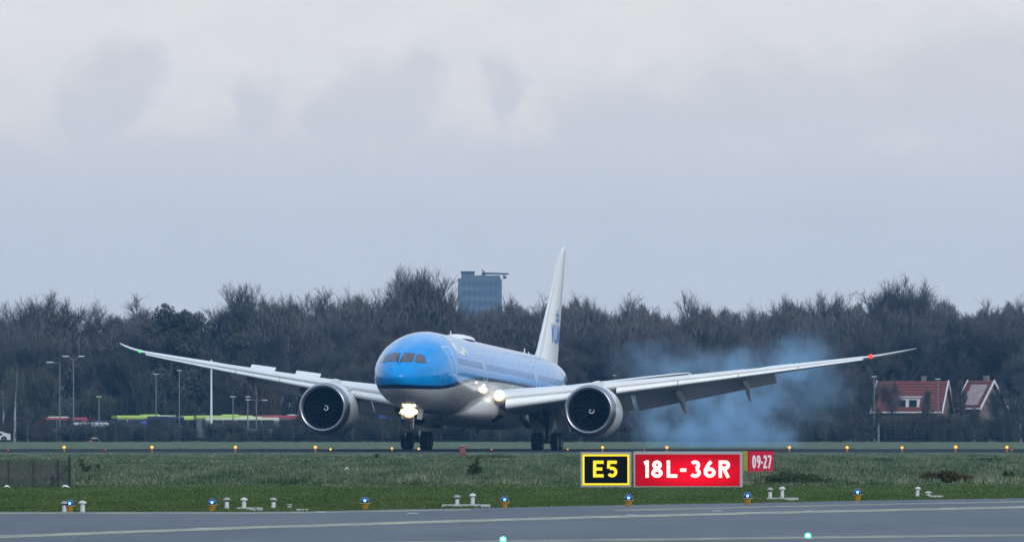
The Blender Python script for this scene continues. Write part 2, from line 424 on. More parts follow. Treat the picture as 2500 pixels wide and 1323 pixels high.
def fus_side(a, z, off=0.0, s=1):
    w, zb, zt = fus(a); zc = (zb+zt)/2; h = (zt-zb)/2
    k = max(-1, min(1, (z-zc)/h)); l = w*math.sqrt(max(0, 1-k*k))
    nx, nz = l/w/w, (z-zc)/h/h; q = math.hypot(nx, nz) or 1
    return pt(s*(l+off*nx/q), a, z+off*nz/q)
def fus_front(l, z, off=0.0):
    """station of the nose skin at (l, z) seen from the front"""
    lo, hi = 0.001, 10.0
    for _ in range(40):
        a = (lo+hi)/2; w, zb, zt = fus(a); zc = (zb+zt)/2; h = (zt-zb)/2
        if (l/w)**2+((z-zc)/h)**2 < 1: hi = a
        else: lo = a
    return pt(l, hi-off, z)

def livery():
    m = bpy.data.materials.new('fuselage_paint'); m.use_nodes = True; nt = m.node_tree; b = nt.nodes['Principled BSDF']
    b.inputs['Coat Weight'].default_value = .9; b.inputs['Coat Roughness'].default_value = .02; b.inputs['Coat IOR'].default_value = 1.37; b.inputs['Specular IOR Level'].default_value = .04
    tc = nt.nodes.new('ShaderNodeTexCoord'); sep = nt.nodes.new('ShaderNodeSeparateXYZ'); nt.links.new(tc.outputs['Object'], sep.inputs[0])
    cu = nt.nodes.new('ShaderNodeFloatCurve'); mr = nt.nodes.new('ShaderNodeMapRange')
    mr.inputs[1].default_value = -A0; mr.inputs[2].default_value = 40-A0; nt.links.new(sep.outputs[1], mr.inputs[0])
    c = cu.mapping.curves[0]; pts = [(0,.335),(.05,.337),(.12,.35),(.22,.395),(.33,.437),(.48,.46),(1,.465)]
    c.points[0].location = pts[0]; c.points[1].location = pts[-1]
    for p in pts[1:-1]: c.points.new(*p)
    cu.mapping.update(); nt.links.new(mr.outputs[0], cu.inputs['Value'])
    d = nt.nodes.new('ShaderNodeMath'); d.operation = 'MULTIPLY_ADD'; nt.links.new(cu.outputs[0], d.inputs[0]); d.inputs[1].default_value = -10.0; nt.links.new(sep.outputs[2], d.inputs[2])
    r = nt.nodes.new('ShaderNodeValToRGB'); r.color_ramp.interpolation = 'CONSTANT'; el = r.color_ramp.elements
    el[0].position = 0; el[0].color = (.58,.575,.57,1); el[1].position = .5; el[1].color = (.005,.018,.085,1)
    e3 = el.new(.5+.024); e3.color = (.0,.25,.66,1)
    sc = nt.nodes.new('ShaderNodeMath'); sc.operation = 'MULTIPLY_ADD'; nt.links.new(d.outputs[0], sc.inputs[0]); sc.inputs[1].default_value = .1; sc.inputs[2].default_value = .5
    nt.links.new(sc.outputs[0], r.inputs[0])
    # white tail cone end
    tail = nt.nodes.new('ShaderNodeMath'); tail.operation = 'MULTIPLY_ADD'; nt.links.new(sep.outputs[2], tail.inputs[0]); tail.inputs[1].default_value = -1.1; nt.links.new(sep.outputs[1], tail.inputs[2])
    gt = nt.nodes.new('ShaderNodeMath'); gt.operation = 'GREATER_THAN'; nt.links.new(tail.outputs[0], gt.inputs[0]); gt.inputs[1].default_value = 53.0-A0-7.0
    mx = nt.nodes.new('ShaderNodeMix'); mx.data_type = 'RGBA'; nt.links.new(gt.outputs[0], mx.inputs[0]); nt.links.new(r.outputs[0], mx.inputs[6]); mx.inputs[7].default_value = (.66,.66,.66,1)
    # faint grime
    n = nt.nodes.new('ShaderNodeTexNoise'); n.inputs['Scale'].default_value = .9; n.inputs['Detail'].default_value = 6; nt.links.new(tc.outputs['Object'], n.inputs['Vector'])
    mr2 = nt.nodes.new('ShaderNodeMapRange'); mr2.inputs[1].default_value = .3; mr2.inputs[2].default_value = .7; mr2.inputs[3].default_value = .93; mr2.inputs[4].default_value = 1.03; nt.links.new(n.outputs['Fac'], mr2.inputs[0])
    s = nt.nodes.new('ShaderNodeVectorMath'); s.operation = 'SCALE'; nt.links.new(mx.outputs[2], s.inputs[0]); nt.links.new(mr2.outputs[0], s.inputs['Scale'])
    nt.links.new(s.outputs[0], b.inputs['Base Color'])
    mr3 = nt.nodes.new('ShaderNodeMapRange'); mr3.inputs[1].default_value = .3; mr3.inputs[2].default_value = .7; mr3.inputs[3].default_value = .22; mr3.inputs[4].default_value = .34; nt.links.new(n.outputs['Fac'], mr3.inputs[0])
    nt.links.new(mr3.outputs[0], b.inputs['Roughness'])
    return m
M_FUS = livery()
M_WHITE = mat('white_aircraft_paint', (.78,.78,.78), .3, coat=.3, noise=((.5,.5,.8), 5, (.70,.70,.70), .35, .75))
M_GREYP = mat('grey_wing_paint', (.70,.71,.72), .34, noise=((.4,.4,.4), 5, (.62,.63,.64), .35, .75))
M_SLAT = mat('slat_metal', (.84,.85,.86), .36, noise=((.6,.6,.6), 5, (.76,.77,.78), .35, .75))
M_LIP = mat('inlet_lip_metal', (.30,.30,.34), .32, metal=.9)
M_COWL = mat('nacelle_paint', (.66,.66,.665), .3, coat=.3, noise=((.8,.8,.8), 5, (.55,.55,.56), .35, .75))
M_DARK = mat('dark_inlet', (.004,.004,.005), .6, spec=.2)
M_BLADE = mat('fan_blade_black', (.008,.009,.012), .3, spec=.4)
M_TYRE = mat('tyre_rubber', (.009,.009,.010), .8)
M_RIM = mat('wheel_rim', (.22,.22,.23), .5, metal=.5)
M_STRUT = mat('gear_strut', (.05,.053,.06), .5, metal=.3)
M_DOORIN = mat('gear_door_paint', (.55,.55,.55), .4)
M_GLASS = mat('cockpit_glass', (.045,.045,.052), .06, spec=.9, noise=((.9,.9,.9), 3, (.15,.07,.065), .42, .7))
M_CABIN = mat('cabin_window_glass', (.06,.16,.32), .15, spec=.7)
M_SEAM = mat('door_seam', (.50,.60,.68), .4)
M_LOGOW = mat('white_logo', (.75,.77,.79), .35)
M_LOGOB = mat('blue_logo', (.005,.20,.62), .35)
M_RUDL = mat('rudder_paint', (.52,.545,.56), .4)
M_LAND = mat('landing_light_glow', (.9,.9,.9), .3, emit=(1.0,.92,.66), estr=6)
M_LAMPGLARE = mat('small_lamp_and_glare_glow', (.9,.9,.9), .3, emit=(1.0,.62,.14), estr=.85)  # warm glow of the added glare rings and of one small lamp
M_NAVR = mat('red_light_glow', (.5,.02,.01), .3, emit=(1.0,.02,.01), estr=4.5)
M_NAVG = mat('green_light_glow', (.02,.5,.05), .3, emit=(.04,1.0,.10), estr=1.6)

st = sorted(set([0.0,.04,.1,.2,.35,.55,.8,1.1,1.5,2,2.5,3,3.6,4.2,5,6,7,8,9,10.2,11.5] + list(np.linspace(13,40,19)) + list(np.linspace(41,62,22)) + [62.8]))
NS = 64
fb = MB(); secs = []
for a in st:
    if a == 0: a = .004
    secs.append([fus_pt(a, 2*math.pi*k/NS) for k in range(NS)])
fb.loft(secs)
fuselage = fb.build('fuselage', M_FUS, plane, True)

# cockpit panes: quads in the front view, projected on the nose skin
def pane(name, quad, m, parent, off=.02, n=8):
    mb = MB(); vs = []
    for j in range(n+1):
        for i in range(n+1):
            s, t = i/n, j/n
            l = (quad[0][0]*(1-s)+quad[1][0]*s)*(1-t)+(quad[3][0]*(1-s)+quad[2][0]*s)*t
            z = (quad[0][1]*(1-s)+quad[1][1]*s)*(1-t)+(quad[3][1]*(1-s)+quad[2][1]*s)*t
            z -= .03*math.sin(math.pi*s)*(1-t)
            vs.append(fus_front(l, z, off))
    mb.add(vs, [(j*(n+1)+i, j*(n+1)+i+1, (j+1)*(n+1)+i+1, (j+1)*(n+1)+i) for j in range(n) for i in range(n)])
    return mb.build(name, m, parent, True)
ZW = 5.28
for s in (1, -1):
    q1 = [(s*.085,ZW),(s*.87,ZW+.02),(s*.84,ZW+.60),(s*.15,ZW+.62)]
    q2 = [(s*1.02,ZW+.00),(s*1.66,ZW-.04),(s*1.42,ZW+.44),(s*.99,ZW+.60)]
    qs = [q1, q2]
    for q in qs:
        if s < 0: q = [q[1], q[0], q[3], q[2]]
        p = pane('cockpit_window', q, M_GLASS, fuselage)
    for q in qs:   # dark surround set just under the pane
        cx = sum(p[0] for p in q)/4; cz = sum(p[1] for p in q)/4
        k = [(cx+(p[0]-cx)*1.05, cz+(p[1]-cz)*1.07) for p in q]
        if s < 0: k = [k[1], k[0], k[3], k[2]]
        pane('window_surround', k, M_DARK, fuselage, .010)
for s in (1, -1):   # wipers, probes and static ports
    MB().tube([fus_front(s*.06, ZW-.16, .035), fus_front(s*.10, ZW-.05, .05), fus_front(s*.16, ZW+.28, .05)], .022, 5).build('wiper', M_DARK, fuselage)
    for a, z in ((3.3,4.35),(4.4,4.15),(4.9,4.6)):
        p = Vector(fus_side(a, z, .0, s)); q = Vector(fus_side(a, z, .16, s)); MB().tube([p, q, q+Vector((0,-.22,0))], [.035,.03,.02], 6).build('probe', M_STRUT, fuselage)
    for a, z in ((7.2,3.2),(9.5,3.0),(9.9,3.0),(12.0,3.3)):
        MB().lathe([(0,0),(.09,0),(.09,.012),(0,.012)], 10, 'x', fus_side(a, z, .004, s)).build('static_port', M_STRUT, fuselage)
# passenger doors with their seams
def door(a, z0, z1, wdt, s):
    mb = MB(); n = 12
    loop = []
    r = .22
    corners = [(a-wdt/2+r, z0+r, 180, 270), (a+wdt/2-r, z0+r, 270, 360), (a+wdt/2-r, z1-r, 0, 90), (a-wdt/2+r, z1-r, 90, 180)]
    for (cx, cz, a0, a1) in corners:
        for i in range(5):
            t = math.radians(a0+(a1-a0)*i/4); loop.append((cx+r*math.cos(t), cz+r*math.sin(t)))
    full = []
    for i in range(len(loop)):
        p, q = loop[i], loop[(i+1) % len(loop)]
        k = max(1, int(math.hypot(q[0]-p[0], q[1]-p[1])/.2))
        full += [(p[0]+(q[0]-p[0])*j/k, p[1]+(q[1]-p[1])*j/k) for j in range(k)]
    cx, cz = a, (z0+z1)/2; vs = []
    for (x, z) in full:
        d = math.hypot(x-cx, z-cz); ux, uz = (x-cx)/d, (z-cz)/d
        vs += [fus_side(x+ux*.05, z+uz*.05, .012, s), fus_side(x-ux*.04, z-uz*.04, .012, s), fus_side(x+ux*.05, z+uz*.05, -.02, s), fus_side(x-ux*.04, z-uz*.04, -.02, s)]
    k = len(full); fs = []
    for i in range(k):
        p, q = 4*i, 4*((i+1) % k); fs += [(p,p+1,q+1,q),(p,q,q+2,p+2),(p+1,p+3,q+3,q+1)]
    mb.add(vs, fs); return mb.build('door_frame', M_SEAM, fuselage, True)
for s in (1, -1):
    for a in (6.7, 17.6, 37.5, 50.5): door(a, 4.55, 6.55, 1.15, s)
mbs = MB(); 
# cabin windows share one little rounded disc
wv = [(0, .13*math.cos(t), .23*math.sin(t)) for t in [2*math.pi*i/12 for i in range(12)]]
wm = MB().add(wv + [(-.03, p[1], p[2]) for p in wv], [tuple(range(12))] + [(i, i+12, (i+1) % 12+12, (i+1) % 12) for i in range(12)]).mesh('cabin_window', M_CABIN)
i = 0
for a in np.arange(8.6, 49.5, .62):
    if any(abs(a-d) < .85 for d in (17.6, 37.5)): continue
    p = Vector(fus_side(a, 5.62, .012, 1)); q = Vector(fus_side(a, 5.62, .5, 1)); nrm = (q-p).normalized()
    o = bpy.data.objects.new('cabin_window', wm); COL.objects.link(o); o.parent = fuselage; o.location = p
    o.rotation_euler = (0, -math.atan2(nrm.z, nrm.x), 0); i += 1
# white airline logo on the shoulder
def fus_logo(ch, a0, size, w, t, z0):
    fn = lambda x, y, d: fus_side(a0+x, z0+y*.9, .006+d, 1)
    mb = MB()
    strokes = glyph(ch, w, t)
    for si, s_ in enumerate(strokes):
        dense = []
        for p, q in zip(s_[:-1], s_[1:]):
            dense += [(p[0]+(q[0]-p[0])*j/6, p[1]+(q[1]-p[1])*j/6) for j in range(6)]
        dense.append(s_[-1])
        L, R, cl = ribbon(dense, t); vs = []
        for p, q in zip(L, R): vs += [fn(p.x*size, p.y*size, .003*si), fn(q.x*size, q.y*size, .003*si)]
        mb.add(vs, [(2*i, 2*i+1, 2*i+3, 2*i+2) for i in range(len(L)-1)])
    mb.build('logo_letter', M_LOGOW, fuselage)
fus_logo('K', 9.0, 1.0, 1.15, .34, 6.15); fus_logo('L', 10.25, 1.0, .9, .34, 6.15); fus_logo('M', 11.2, 1.0, 1.5, .34, 6.15)
def crown(fn, m, parent, name='crown_emblem', d0=.006):
    """small crown: bar, dots and cross; fn(x, y, d)"""
    mb = MB()
    def disc(cx, cy, r, d, n=10):
        mb.add([fn(cx+r*math.cos(2*math.pi*i/n), cy+r*math.sin(2*math.pi*i/n), d) for i in range(n)], [tuple(range(n))])
    def rect(x0, x1, y0, y1, d, k=4):
        xs = [x0+(x1-x0)*i/k for i in range(k+1)]
        mb.add([fn(x, y0, d) for x in xs]+[fn(x, y1, d) for x in xs], [(i, i+1, k+2+i, k+1+i) for i in range(k)])
    rect(-.5, .5, 0, .3, d0)
    for x in (-.42, -.14, .14, .42): disc(x, .55, .14, d0)
    rect(-.06, .06, .70, 1.0, d0, 1); rect(-.16, .16, .80, .90, d0+.003, 1)
    return mb.build(name, m, parent)
crown(lambda x, y, d: fus_side(9.9+x*1.2, 7.15+y*.38, d+.004, 1), M_LOGOW, fuselage)
# antennas, satcom hump, small lamps
hump = []
for a, h, w in ((19.2,.0,.3),(19.7,.18,.7),(20.4,.30,.9),(21.6,.34,.95),(23.2,.33,.95),(23.9,.24,.8),(24.3,.0,.4)):
    hump.append([pt(w*math.cos(t), a, 7.72+(h+.05)*math.sin(t)) for t in [math.pi*i/10 for i in range(11)]])
MB().loft(hump).build('satcom_dome', M_WHITE, fuselage, True)
for a, h in ((18.6,.42),(46.6,.40),(48.2,.2)):
    MB().loft([[pt(x, a+y, 7.7) for x, y in ((-.03,0),(.03,0),(.03,.45),(-.03,.45))], [pt(x, a+.2+y, 7.8+h) for x, y in ((-.015,0),(.015,0),(.015,.16),(-.015,.16))]]).build('blade_antenna', M_WHITE, fuselage)
for a, h in ((15.5,.35),(24.0,.4),(29.0,.35)):
    zb = 1.5 if 19 < a < 36 else 1.98
    MB().loft([[pt(x, a+y, zb+.1) for x, y in ((-.05,0),(.05,0),(.05,.5),(-.05,.5))], [pt(x, a+.1+y, zb-h) for x, y in ((-.03,0),(.03,0),(.03,.3),(-.03,.3))]]).build('belly_antenna', M_STRUT, fuselage)
def lamp(name, c, r, m, parent, d=(0,-1,0)):
    d = Vector(d).normalized(); c = Vector(c); a = d.orthogonal().normalized(); b = d.cross(a); n = 16
    rings = [(1.0,-.25),(1.0,0),(.75,.32),(.4,.5)]
    vs = []; 
    for (k, h) in rings:
        vs += [c+d*(h*r)+(a*math.cos(2*math.pi*i/n)+b*math.sin(2*math.pi*i/n))*r*k for i in range(n)]
    fs = [(j*n+i, j*n+(i+1) % n, (j+1)*n+(i+1) % n, (j+1)*n+i) for j in range(3) for i in range(n)] + [tuple(range(3*n, 4*n)), tuple(reversed(range(n)))]
    return MB().add(vs, fs).build(name, m, parent, True)
def glare_ring(c, r, parent):  # glowing ring added around a lamp to stand in for its yellow glare
    MB().lathe([(r*.8,.02),(r*1.15,-.05),(r*1.5,.04),(r*1.1,.08)], 20, 'y', c).build('lamp_glare', M_LAMPGLARE, parent, True)
lamp('turnoff_light', fus_side(17.2, 4.25, .02, 1), .09, M_LAND, fuselage, (.35,-1,0))
lamp('turnoff_light', fus_side(14.4, 4.35, .01, 1), .06, M_LAND, fuselage, (.35,-1,0))
# wing-body fairing
sec = []
for a, w, zt, zb in ((16.2,1.0,2.9,2.02),(17.5,1.9,3.5,1.82),(19.2,2.6,4.0,1.66),(21.5,3.05,4.35,1.55),(25,3.2,4.45,1.48),(30,3.2,4.45,1.48),(34,3.1,4.3,1.55),(37,2.7,4.0,1.75),(39.5,2.0,3.3,2.0),(41,1.0,2.8,2.25)):
    zc = (zt+zb)/2; h = (zt-zb)/2
    sec.append([pt(w*math.copysign(abs(math.cos(t))**.75, math.cos(t)), a, zc+h*math.copysign(abs(math.sin(t))**.75, math.sin(t))) for t in [2*math.pi*i/40 for i in range(40)]])
fair = MB().loft(sec).build('wing_body_fairing', M_COWL, plane, True)
MB().loft([[pt(l, a, z) for l, a, z in ((2.4,22.0,1.98),(3.0,22.0,2.35),(3.0,23.0,2.35),(2.4,23.0,1.98))], [pt(l, a, z) for l, a, z in ((2.5,21.9,1.80),(3.15,21.9,2.2),(3.15,23.1,2.2),(2.5,23.1,1.80))]]).build('ram_air_scoop', M_DARK, fair)

# ---- wings
def wLE(l): return float(np.interp(l, [0,2.5,9.85,27.6,28.8,29.8,30.5], [18.6,20.3,25.5,38.0,39.3,41.0,42.6]))
def wTE(l): return float(np.interp(l, [0,2.5,9.9,27.6,28.8,29.8,30.5], [34.0,34.3,34.9,40.7,41.6,42.5,43.1]))
def wZ(l): 
    k = l-2.5; return 3.42 + .138*k + .0007*k*k + (.03*(l-27)**2 if l > 27 else 0)
def wTC(l): return float(np.interp(l, [2.5,9.85,20,27,30], [.125,.105,.095,.09,.08]))
def wInc(l): return math.radians(float(np.interp(l, [2.5,10,27,30], [3.2,2.2,.2,0])))
def foil(x):   # upper, lower as fraction of chord for t/c = 1
    t = 5*(.2969*math.sqrt(x)-.1260*x-.3516*x*x+.2843*x**3-.1036*x**4)
    cam = .10*(1-(2*x-1)**2)
    return t*.95+cam, -t+cam*.6
def wpt(s, l, x, zc):
    """wing point: s side, l span, x fraction of chord, zc offset in chords"""
    c = wTE(l)-wLE(l); i = wInc(l); X = x*c; Z = zc*c
    return pt(s*l, wLE(l)+X*math.cos(i)+Z*math.sin(i), wZ(l)-X*math.sin(i)+Z*math.cos(i))
CX = [0,.004,.012,.03,.06,.11,.18,.28,.4,.52,.64,.74,.82,.9,1.0]
def wing(s):
    root = empty('wing'); root.parent = plane
    root['label'] = 'left wing carrying a red light near its tip' if s > 0 else 'right wing carrying a green light near its tip'
    ls = [2.0,3,4.5,6,8,9.85,12,14,16,18,20,20.8,20.85,22,24,26,27,27.7,28.4,29.0,29.6,30.1,30.5]
    secs = []
    for l in ls:
        end = .80 if l < 20.82 else 1.0; tc = wTC(l)
        xs = [x*end for x in CX]
        up = [wpt(s, l, x, foil(x)[0]*tc) for x in reversed(xs)]; lo = [wpt(s, l, x, foil(x)[1]*tc) for x in xs[1:]]
        secs.append(up+lo)
    MB().loft(secs).build('wing_panel', M_GREYP, root, True)
    # slats
    segs = [(3.7,8.75),(10.9,14.9),(14.95,18.9),(18.95,22.9),(22.95,27.25)]
    for (l0, l1) in segs:
        ss = []
        for l in np.linspace(l0, l1, 5):
            tc = wTC(l); prof = [(x, foil(x)[0]*tc) for x in (.15,.12,.085,.055,.03,.012,.004,0)] + [(x, foil(x)[1]*tc) for x in (.004,.012,.03,.045)] + [(.07,.0*tc),(.11,.4*tc)]
            if l > 20: prof = [(p[0]*1.25, p[1]*1.12) for p in prof]
            ang = math.radians(17); px, pz = .15, foil(.15)[0]*tc; q = []
            for (x, z) in prof:
                dx, dz = x-px, z-pz
                q.append((px+dx*math.cos(ang)-dz*math.sin(ang)*1-.038, pz+dx*math.sin(ang)+dz*math.cos(ang)-.008))
            ss.append([wpt(s, l, x, z) for (x, z) in q])
        MB().loft(ss).build('slat', M_SLAT, root, True)
    # flaps
    def flap(name, l0, l1, frac, ang, drop, n=4):
        ss = []
        for l in np.linspace(l0, l1, n):
            t = .13; prof = [(x, foil(x)[0]*t) for x in (1,.7,.45,.25,.1,.03,0)] + [(x, foil(x)[1]*t) for x in (.03,.1,.3,.6,.85)]
            a = math.radians(ang); q = []
            for (x, z) in prof:
                X, Z = x*frac, z*frac
                q.append((.80+X*math.cos(a)+Z*math.sin(a), -X*math.sin(a)+Z*math.cos(a)-drop))
            ss.append([wpt(s, l, x, z) for (x, z) in q])
        MB().loft(ss).build(name, M_GREYP, root, True)
    flap('flap', 3.3, 8.7, .19, 33, .012); flap('flaperon', 8.85, 10.7, .21, 30, .012); flap('flap', 11.0, 20.75, .23, 32, .012, 8)
    # spoilers
    def spoiler(l0, l1, ang):
        a = math.radians(ang); ss = []
        for l in (l0, l1):
            z0 = foil(.66)[0]*wTC(l)+.004; Ls = .155
            ss.append([wpt(s, l, .66, z0), wpt(s, l, .66+Ls*math.cos(a), z0+Ls*math.sin(a)-.035), wpt(s, l, .66+Ls*math.cos(a), z0+Ls*math.sin(a)-.041), wpt(s, l, .66, z0-.008)])
        MB().loft(ss).build('spoiler', M_GREYP, root)
    up = 42 if s < 0 else 36
    segs = ((12.9,14.95),(16.7,18.75)) if s < 0 else ((11.5,13.8),(15.9,18.6))
    for (l0, l1) in segs: spoiler(l0, l1, up)
    if s > 0: spoiler(9.0, 11.4, 22); spoiler(13.85, 15.8, 16)
    spoiler(4.6, 6.2, 20); spoiler(6.4, 8.2, 20)
    if s < 0: spoiler(20.2, 22.6, 20)
    # flap track fairings
    for l, k in ((6.2,1.0),(14.2,1.0),(18.8,.85)):
        ss = []; c = wTE(l)-wLE(l)
        for t, r in ((0,.02),(.12,.55),(.3,.95),(.5,1),(.7,.85),(.88,.5),(1,.03)):
            x = .50+.62*t*(7.6/c if c > 7.6 else 1); drop = -.035-.05*k*(7/c)-max(0, t-.45)*.34*(7/c)
            P = Vector(wpt(s, l, x, drop)); w, h = .24*k*r, .42*k*r
            ss.append([(P.x+w*math.cos(v), P.y, P.z+h*math.sin(v)) for v in [2*math.pi*i/12 for i in range(12)]])
        MB().loft(ss).build('flap_track_fairing', M_COWL, root, True)
    # lights
    p = wpt(s, 27.8, .02, .0)
    lamp('navigation_light', (p[0], p[1]-.15, p[2]+.02), .15 if s > 0 else .11, M_NAVR if s > 0 else M_NAVG, root, (s*.3,-1,0))
    if s > 0:
        p = wpt(s, 3.25, 0, .0); lamp('landing_light', (p[0]+.05, p[1]-.32, p[2]+.12), .28, M_LAND, root, (.1,-1,0))
        glare_ring((p[0]+.05, p[1]-.30, p[2]+.12), .28, root)
    else:
        p = wpt(s, 3.25, 0, .0); lamp('landing_light', (p[0]-.05, p[1]-.32, p[2]+.12), .3, M_LAND, root, (-.1,-1,0))
    return root
WL = wing(1); WR = wing(-1)

# ---- engines
def engine(s):
    root = empty('engine'); root.parent = plane; root.location = pt(s*9.85, 20.9, 2.66)
    root.rotation_euler = (math.radians(-1.0), 0, math.radians(s*1.0))
    lip = [(1.475,.22),(1.50,.12),(1.57,.03),(1.64,0.0),(1.71,.03),(1.78,.14),(1.85,.40),(1.90,.78)]
    MB().lathe(lip, 56, 'y').build('inlet_lip', M_LIP, root, True)
    n = 56; prof = [(1.900,.785),(1.945,1.3),(1.96,2.0),(1.93,3.0),(1.84,4.0),(1.70,4.9)]
    mb = MB().lathe(prof, n, 'y')
    k = len(mb.v)   # chevrons
    ring = []
    for i in range(n):
        t = 2*math.pi*i/n; d = .35 if i % 4 in (1, 2) else .12; r = 1.70-d*.2
        ring.append((r*math.cos(t), 4.9+d, r*math.sin(t)))
    mb.v += ring; base = k-n
    mb.f += [(base+i, base+(i+1) % n, k+(i+1) % n, k+i) for i in range(n)]
    mb.build('cowl', M_COWL, root, True)
    MB().lathe([(1.474,.215),(1.43,.35),(1.40,.6),(1.40,.94),(1.41,1.3),(1.42,1.6),(1.36,2.2),(.3,2.3)], 40, 'y').build('inlet_duct', M_DARK, root, True)
    MB().lathe([(1.0,4.6),(.85,5.6),(.62,6.3),(.60,6.31),(.3,6.6),(.02,7.2)], 32, 'y').build('core_nozzle', M_STRUT, root, True)
    # fan
    bl = []
    for j in range(7):
        r = .36+(1.39-.36)*j/6; tw = math.radians(30+32*j/6); sw = .22*math.sin(j/6*math.pi)-.05*j/6; w = .20+.16*math.sin(j/6*2.2)
        c, q = math.cos(tw), math.sin(tw)
        bl.append([(sw-w*q*.5, 1.45-w*c*.5, r), (sw+.015, 1.45, r), (sw+w*q*.5, 1.45+w*c*.5, r), (sw-.015, 1.45, r)])
    bm = MB().loft(bl).mesh('fan_blade', M_BLADE, True)
    for i in range(18):
        o = bpy.data.objects.new('fan_blade', bm); COL.objects.link(o); o.parent = root; o.rotation_euler = (0, 2*math.pi*i/18+.1*s, 0)
    MB().lathe([(.0,.86),(.10,.93),(.20,1.04),(.30,1.20),(.365,1.38),(.37,1.6)], 28, 'y').build('spinner', M_DARK, root, True)
    # white spiral on the spinner
    pts = []
    for i in range(26):
        t = i/25; ang = math.radians(30+ (330*t))*(1)+ (.5 if s > 0 else 2.2); r = .05+.19*t
        y = float(np.interp(r, [0,.10,.20,.30], [.86,.93,1.04,1.20]))-.02
        pts.append((r*math.cos(ang), y, r*math.sin(ang)))
    MB().tube(pts, [.028]*10+[.034]*12+[.025,.02,.015,.01], 6).build('spinner_spiral', M_LOGOW, root, True)
    # pylon
    py = []
    for a, w, z0, z1 in ((1.3,.08,1.9,1.96),(2.4,.26,1.8,2.15),(4.0,.32,1.6,2.3),(6.0,.34,.9,2.2),(9.0,.30,.9,1.7),(12.5,.08,1.2,1.35)):
        py.append([(-w,a,z0),(w,a,z0),(w*.7,a,z1),(0,a,z1+.06),(-w*.7,a,z1)])
    MB().loft(py).build('pylon', M_COWL, root, True)
    # strake
    sx = -s
    MB().loft([[(sx*1.32,1.7,1.40),(sx*1.36,1.7,1.36),(sx*1.36,3.2,1.34),(sx*1.32,3.2,1.38)], [(sx*1.50,2.5,1.62),(sx*1.52,2.5,1.60),(sx*1.54,3.2,1.60),(sx*1.52,3.2,1.62)]]).build('nacelle_strake', M_COWL, root)
    return root
engine(1); engine(-1)

# ---- tail
def fin_le(z): return float(np.interp(z, [6.8,7.6,8.6,16.2,16.7,17.0], [49.6,51.0,52.5,60.2,61.1,62.3]))
def fin_te(z): return float(np.interp(z, [6.8,17.0], [59.9,63.0]))
def fin_half(z, x): return foil(x)[0]*0+ (5*(.2969*math.sqrt(x)-.1260*x-.3516*x*x+.2843*x**3-.1036*x**4))*float(np.interp(z, [6.8,17], [.105,.095]))*(fin_te(z)-fin_le(z))
HR = .64   # rudder hinge
zs = [6.8,7.2,7.6,8.0,8.6,10,11.5,13,14.5,15.6,16.2,16.5,16.7,16.9,17.0]
def fin_loft(x0, x1, zlist, shrink=1.0):
    ss = []
    for z in zlist:
        c = fin_te(z)-fin_le(z); xs = [x0+(x1-x0)*t for t in (0,.01,.04,.1,.2,.35,.5,.7,.85,1.0)]
        ss.append([pt(fin_half(z, x)*shrink, fin_le(z)+x*c, z) for x in xs]+[pt(-fin_half(z, x)*shrink, fin_le(z)+x*c, z) for x in reversed(xs)])
    return MB().loft(ss)
fin = fin_loft(0, HR, zs).build('tail_fin', M_WHITE, plane, True); fin.location.z = -.25
fin_loft(HR+.006, 1.0, zs[2:-3], .97).build('rudder', M_RUDL, fin, True)
fin_loft(HR, 1.0, zs[-4:]).build('fin_tip', M_WHITE, fin, True)
def fin_fn(a0, z0, sgn=1, k=1):
    def fn(x, y, d):
        z = z0+y; a = a0+x; xx = max(.02, min(.99, (a-fin_le(z))/(fin_te(z)-fin_le(z))))
        return pt(sgn*(fin_half(z, xx)+.012+d), a, z)
    return fn
def fin_letter(ch, a0, size, w, t, z0):
    mb = MB(); fn = fin_fn(a0, z0)
    for si, s_ in enumerate(glyph(ch, w, t)):
        dense = []
        for p, q in zip(s_[:-1], s_[1:]): dense += [(p[0]+(q[0]-p[0])*j/6, p[1]+(q[1]-p[1])*j/6) for j in range(6)]
        dense.append(s_[-1]); L, R, cl = ribbon(dense, t); vs = []
        for p, q in zip(L, R): vs += [fn(p.x*size, p.y*size, .003*si), fn(q.x*size, q.y*size, .003*si)]
        mb.add(vs, [(2*i, 2*i+1, 2*i+3, 2*i+2) for i in range(len(L)-1)])
    mb.build('logo_letter', M_LOGOB, fin)
fin_letter('K', 55.9, 1.42, .98, .24, 9.30); fin_letter('L', 57.6, 1.42, .68, .25, 9.30); fin_letter('M', 58.75, 1.42, 1.2, .24, 9.30)
crown(lambda x, y, d: fin_fn(58.7, 10.98)(x*1.7, y*.95, d), M_LOGOB, fin)
# thin grey leading-edge strip
ss = []
for z in zs[2:-3]:
    c = fin_te(z)-fin_le(z); ss.append([pt(fin_half(z, x)+.01, fin_le(z)+x*c-.01, z) for x in (.004,.012,.03,.05)])
MB().loft(ss, closed=False, caps=False).build('leading_edge_strip', M_RUDL, fin, True)
for s in (1, -1):   # horizontal tail
    ss = []
    for l in (.6,2.5,5,7.5,9.4,9.95,10.2):
        k = l/9.9; le = 53.4+ (5.9*k) + (.7 if l > 9.6 else .25 if l > 9 else 0); te = 59.6+2.6*k; z = 5.25+.165*l; c = te-le; tc = .10
        xs = [0,.01,.04,.1,.25,.45,.65,.85,1]
        ss.append([pt(s*l, le+x*c, z+foil(x)[0]*tc*c*.8) for x in reversed(xs)]+[pt(s*l, le+x*c, z+foil(x)[1]*tc*c*.8) for x in xs[1:]])
    o = MB().loft(ss).build('horizontal_stabiliser', M_GREYP, plane, True)

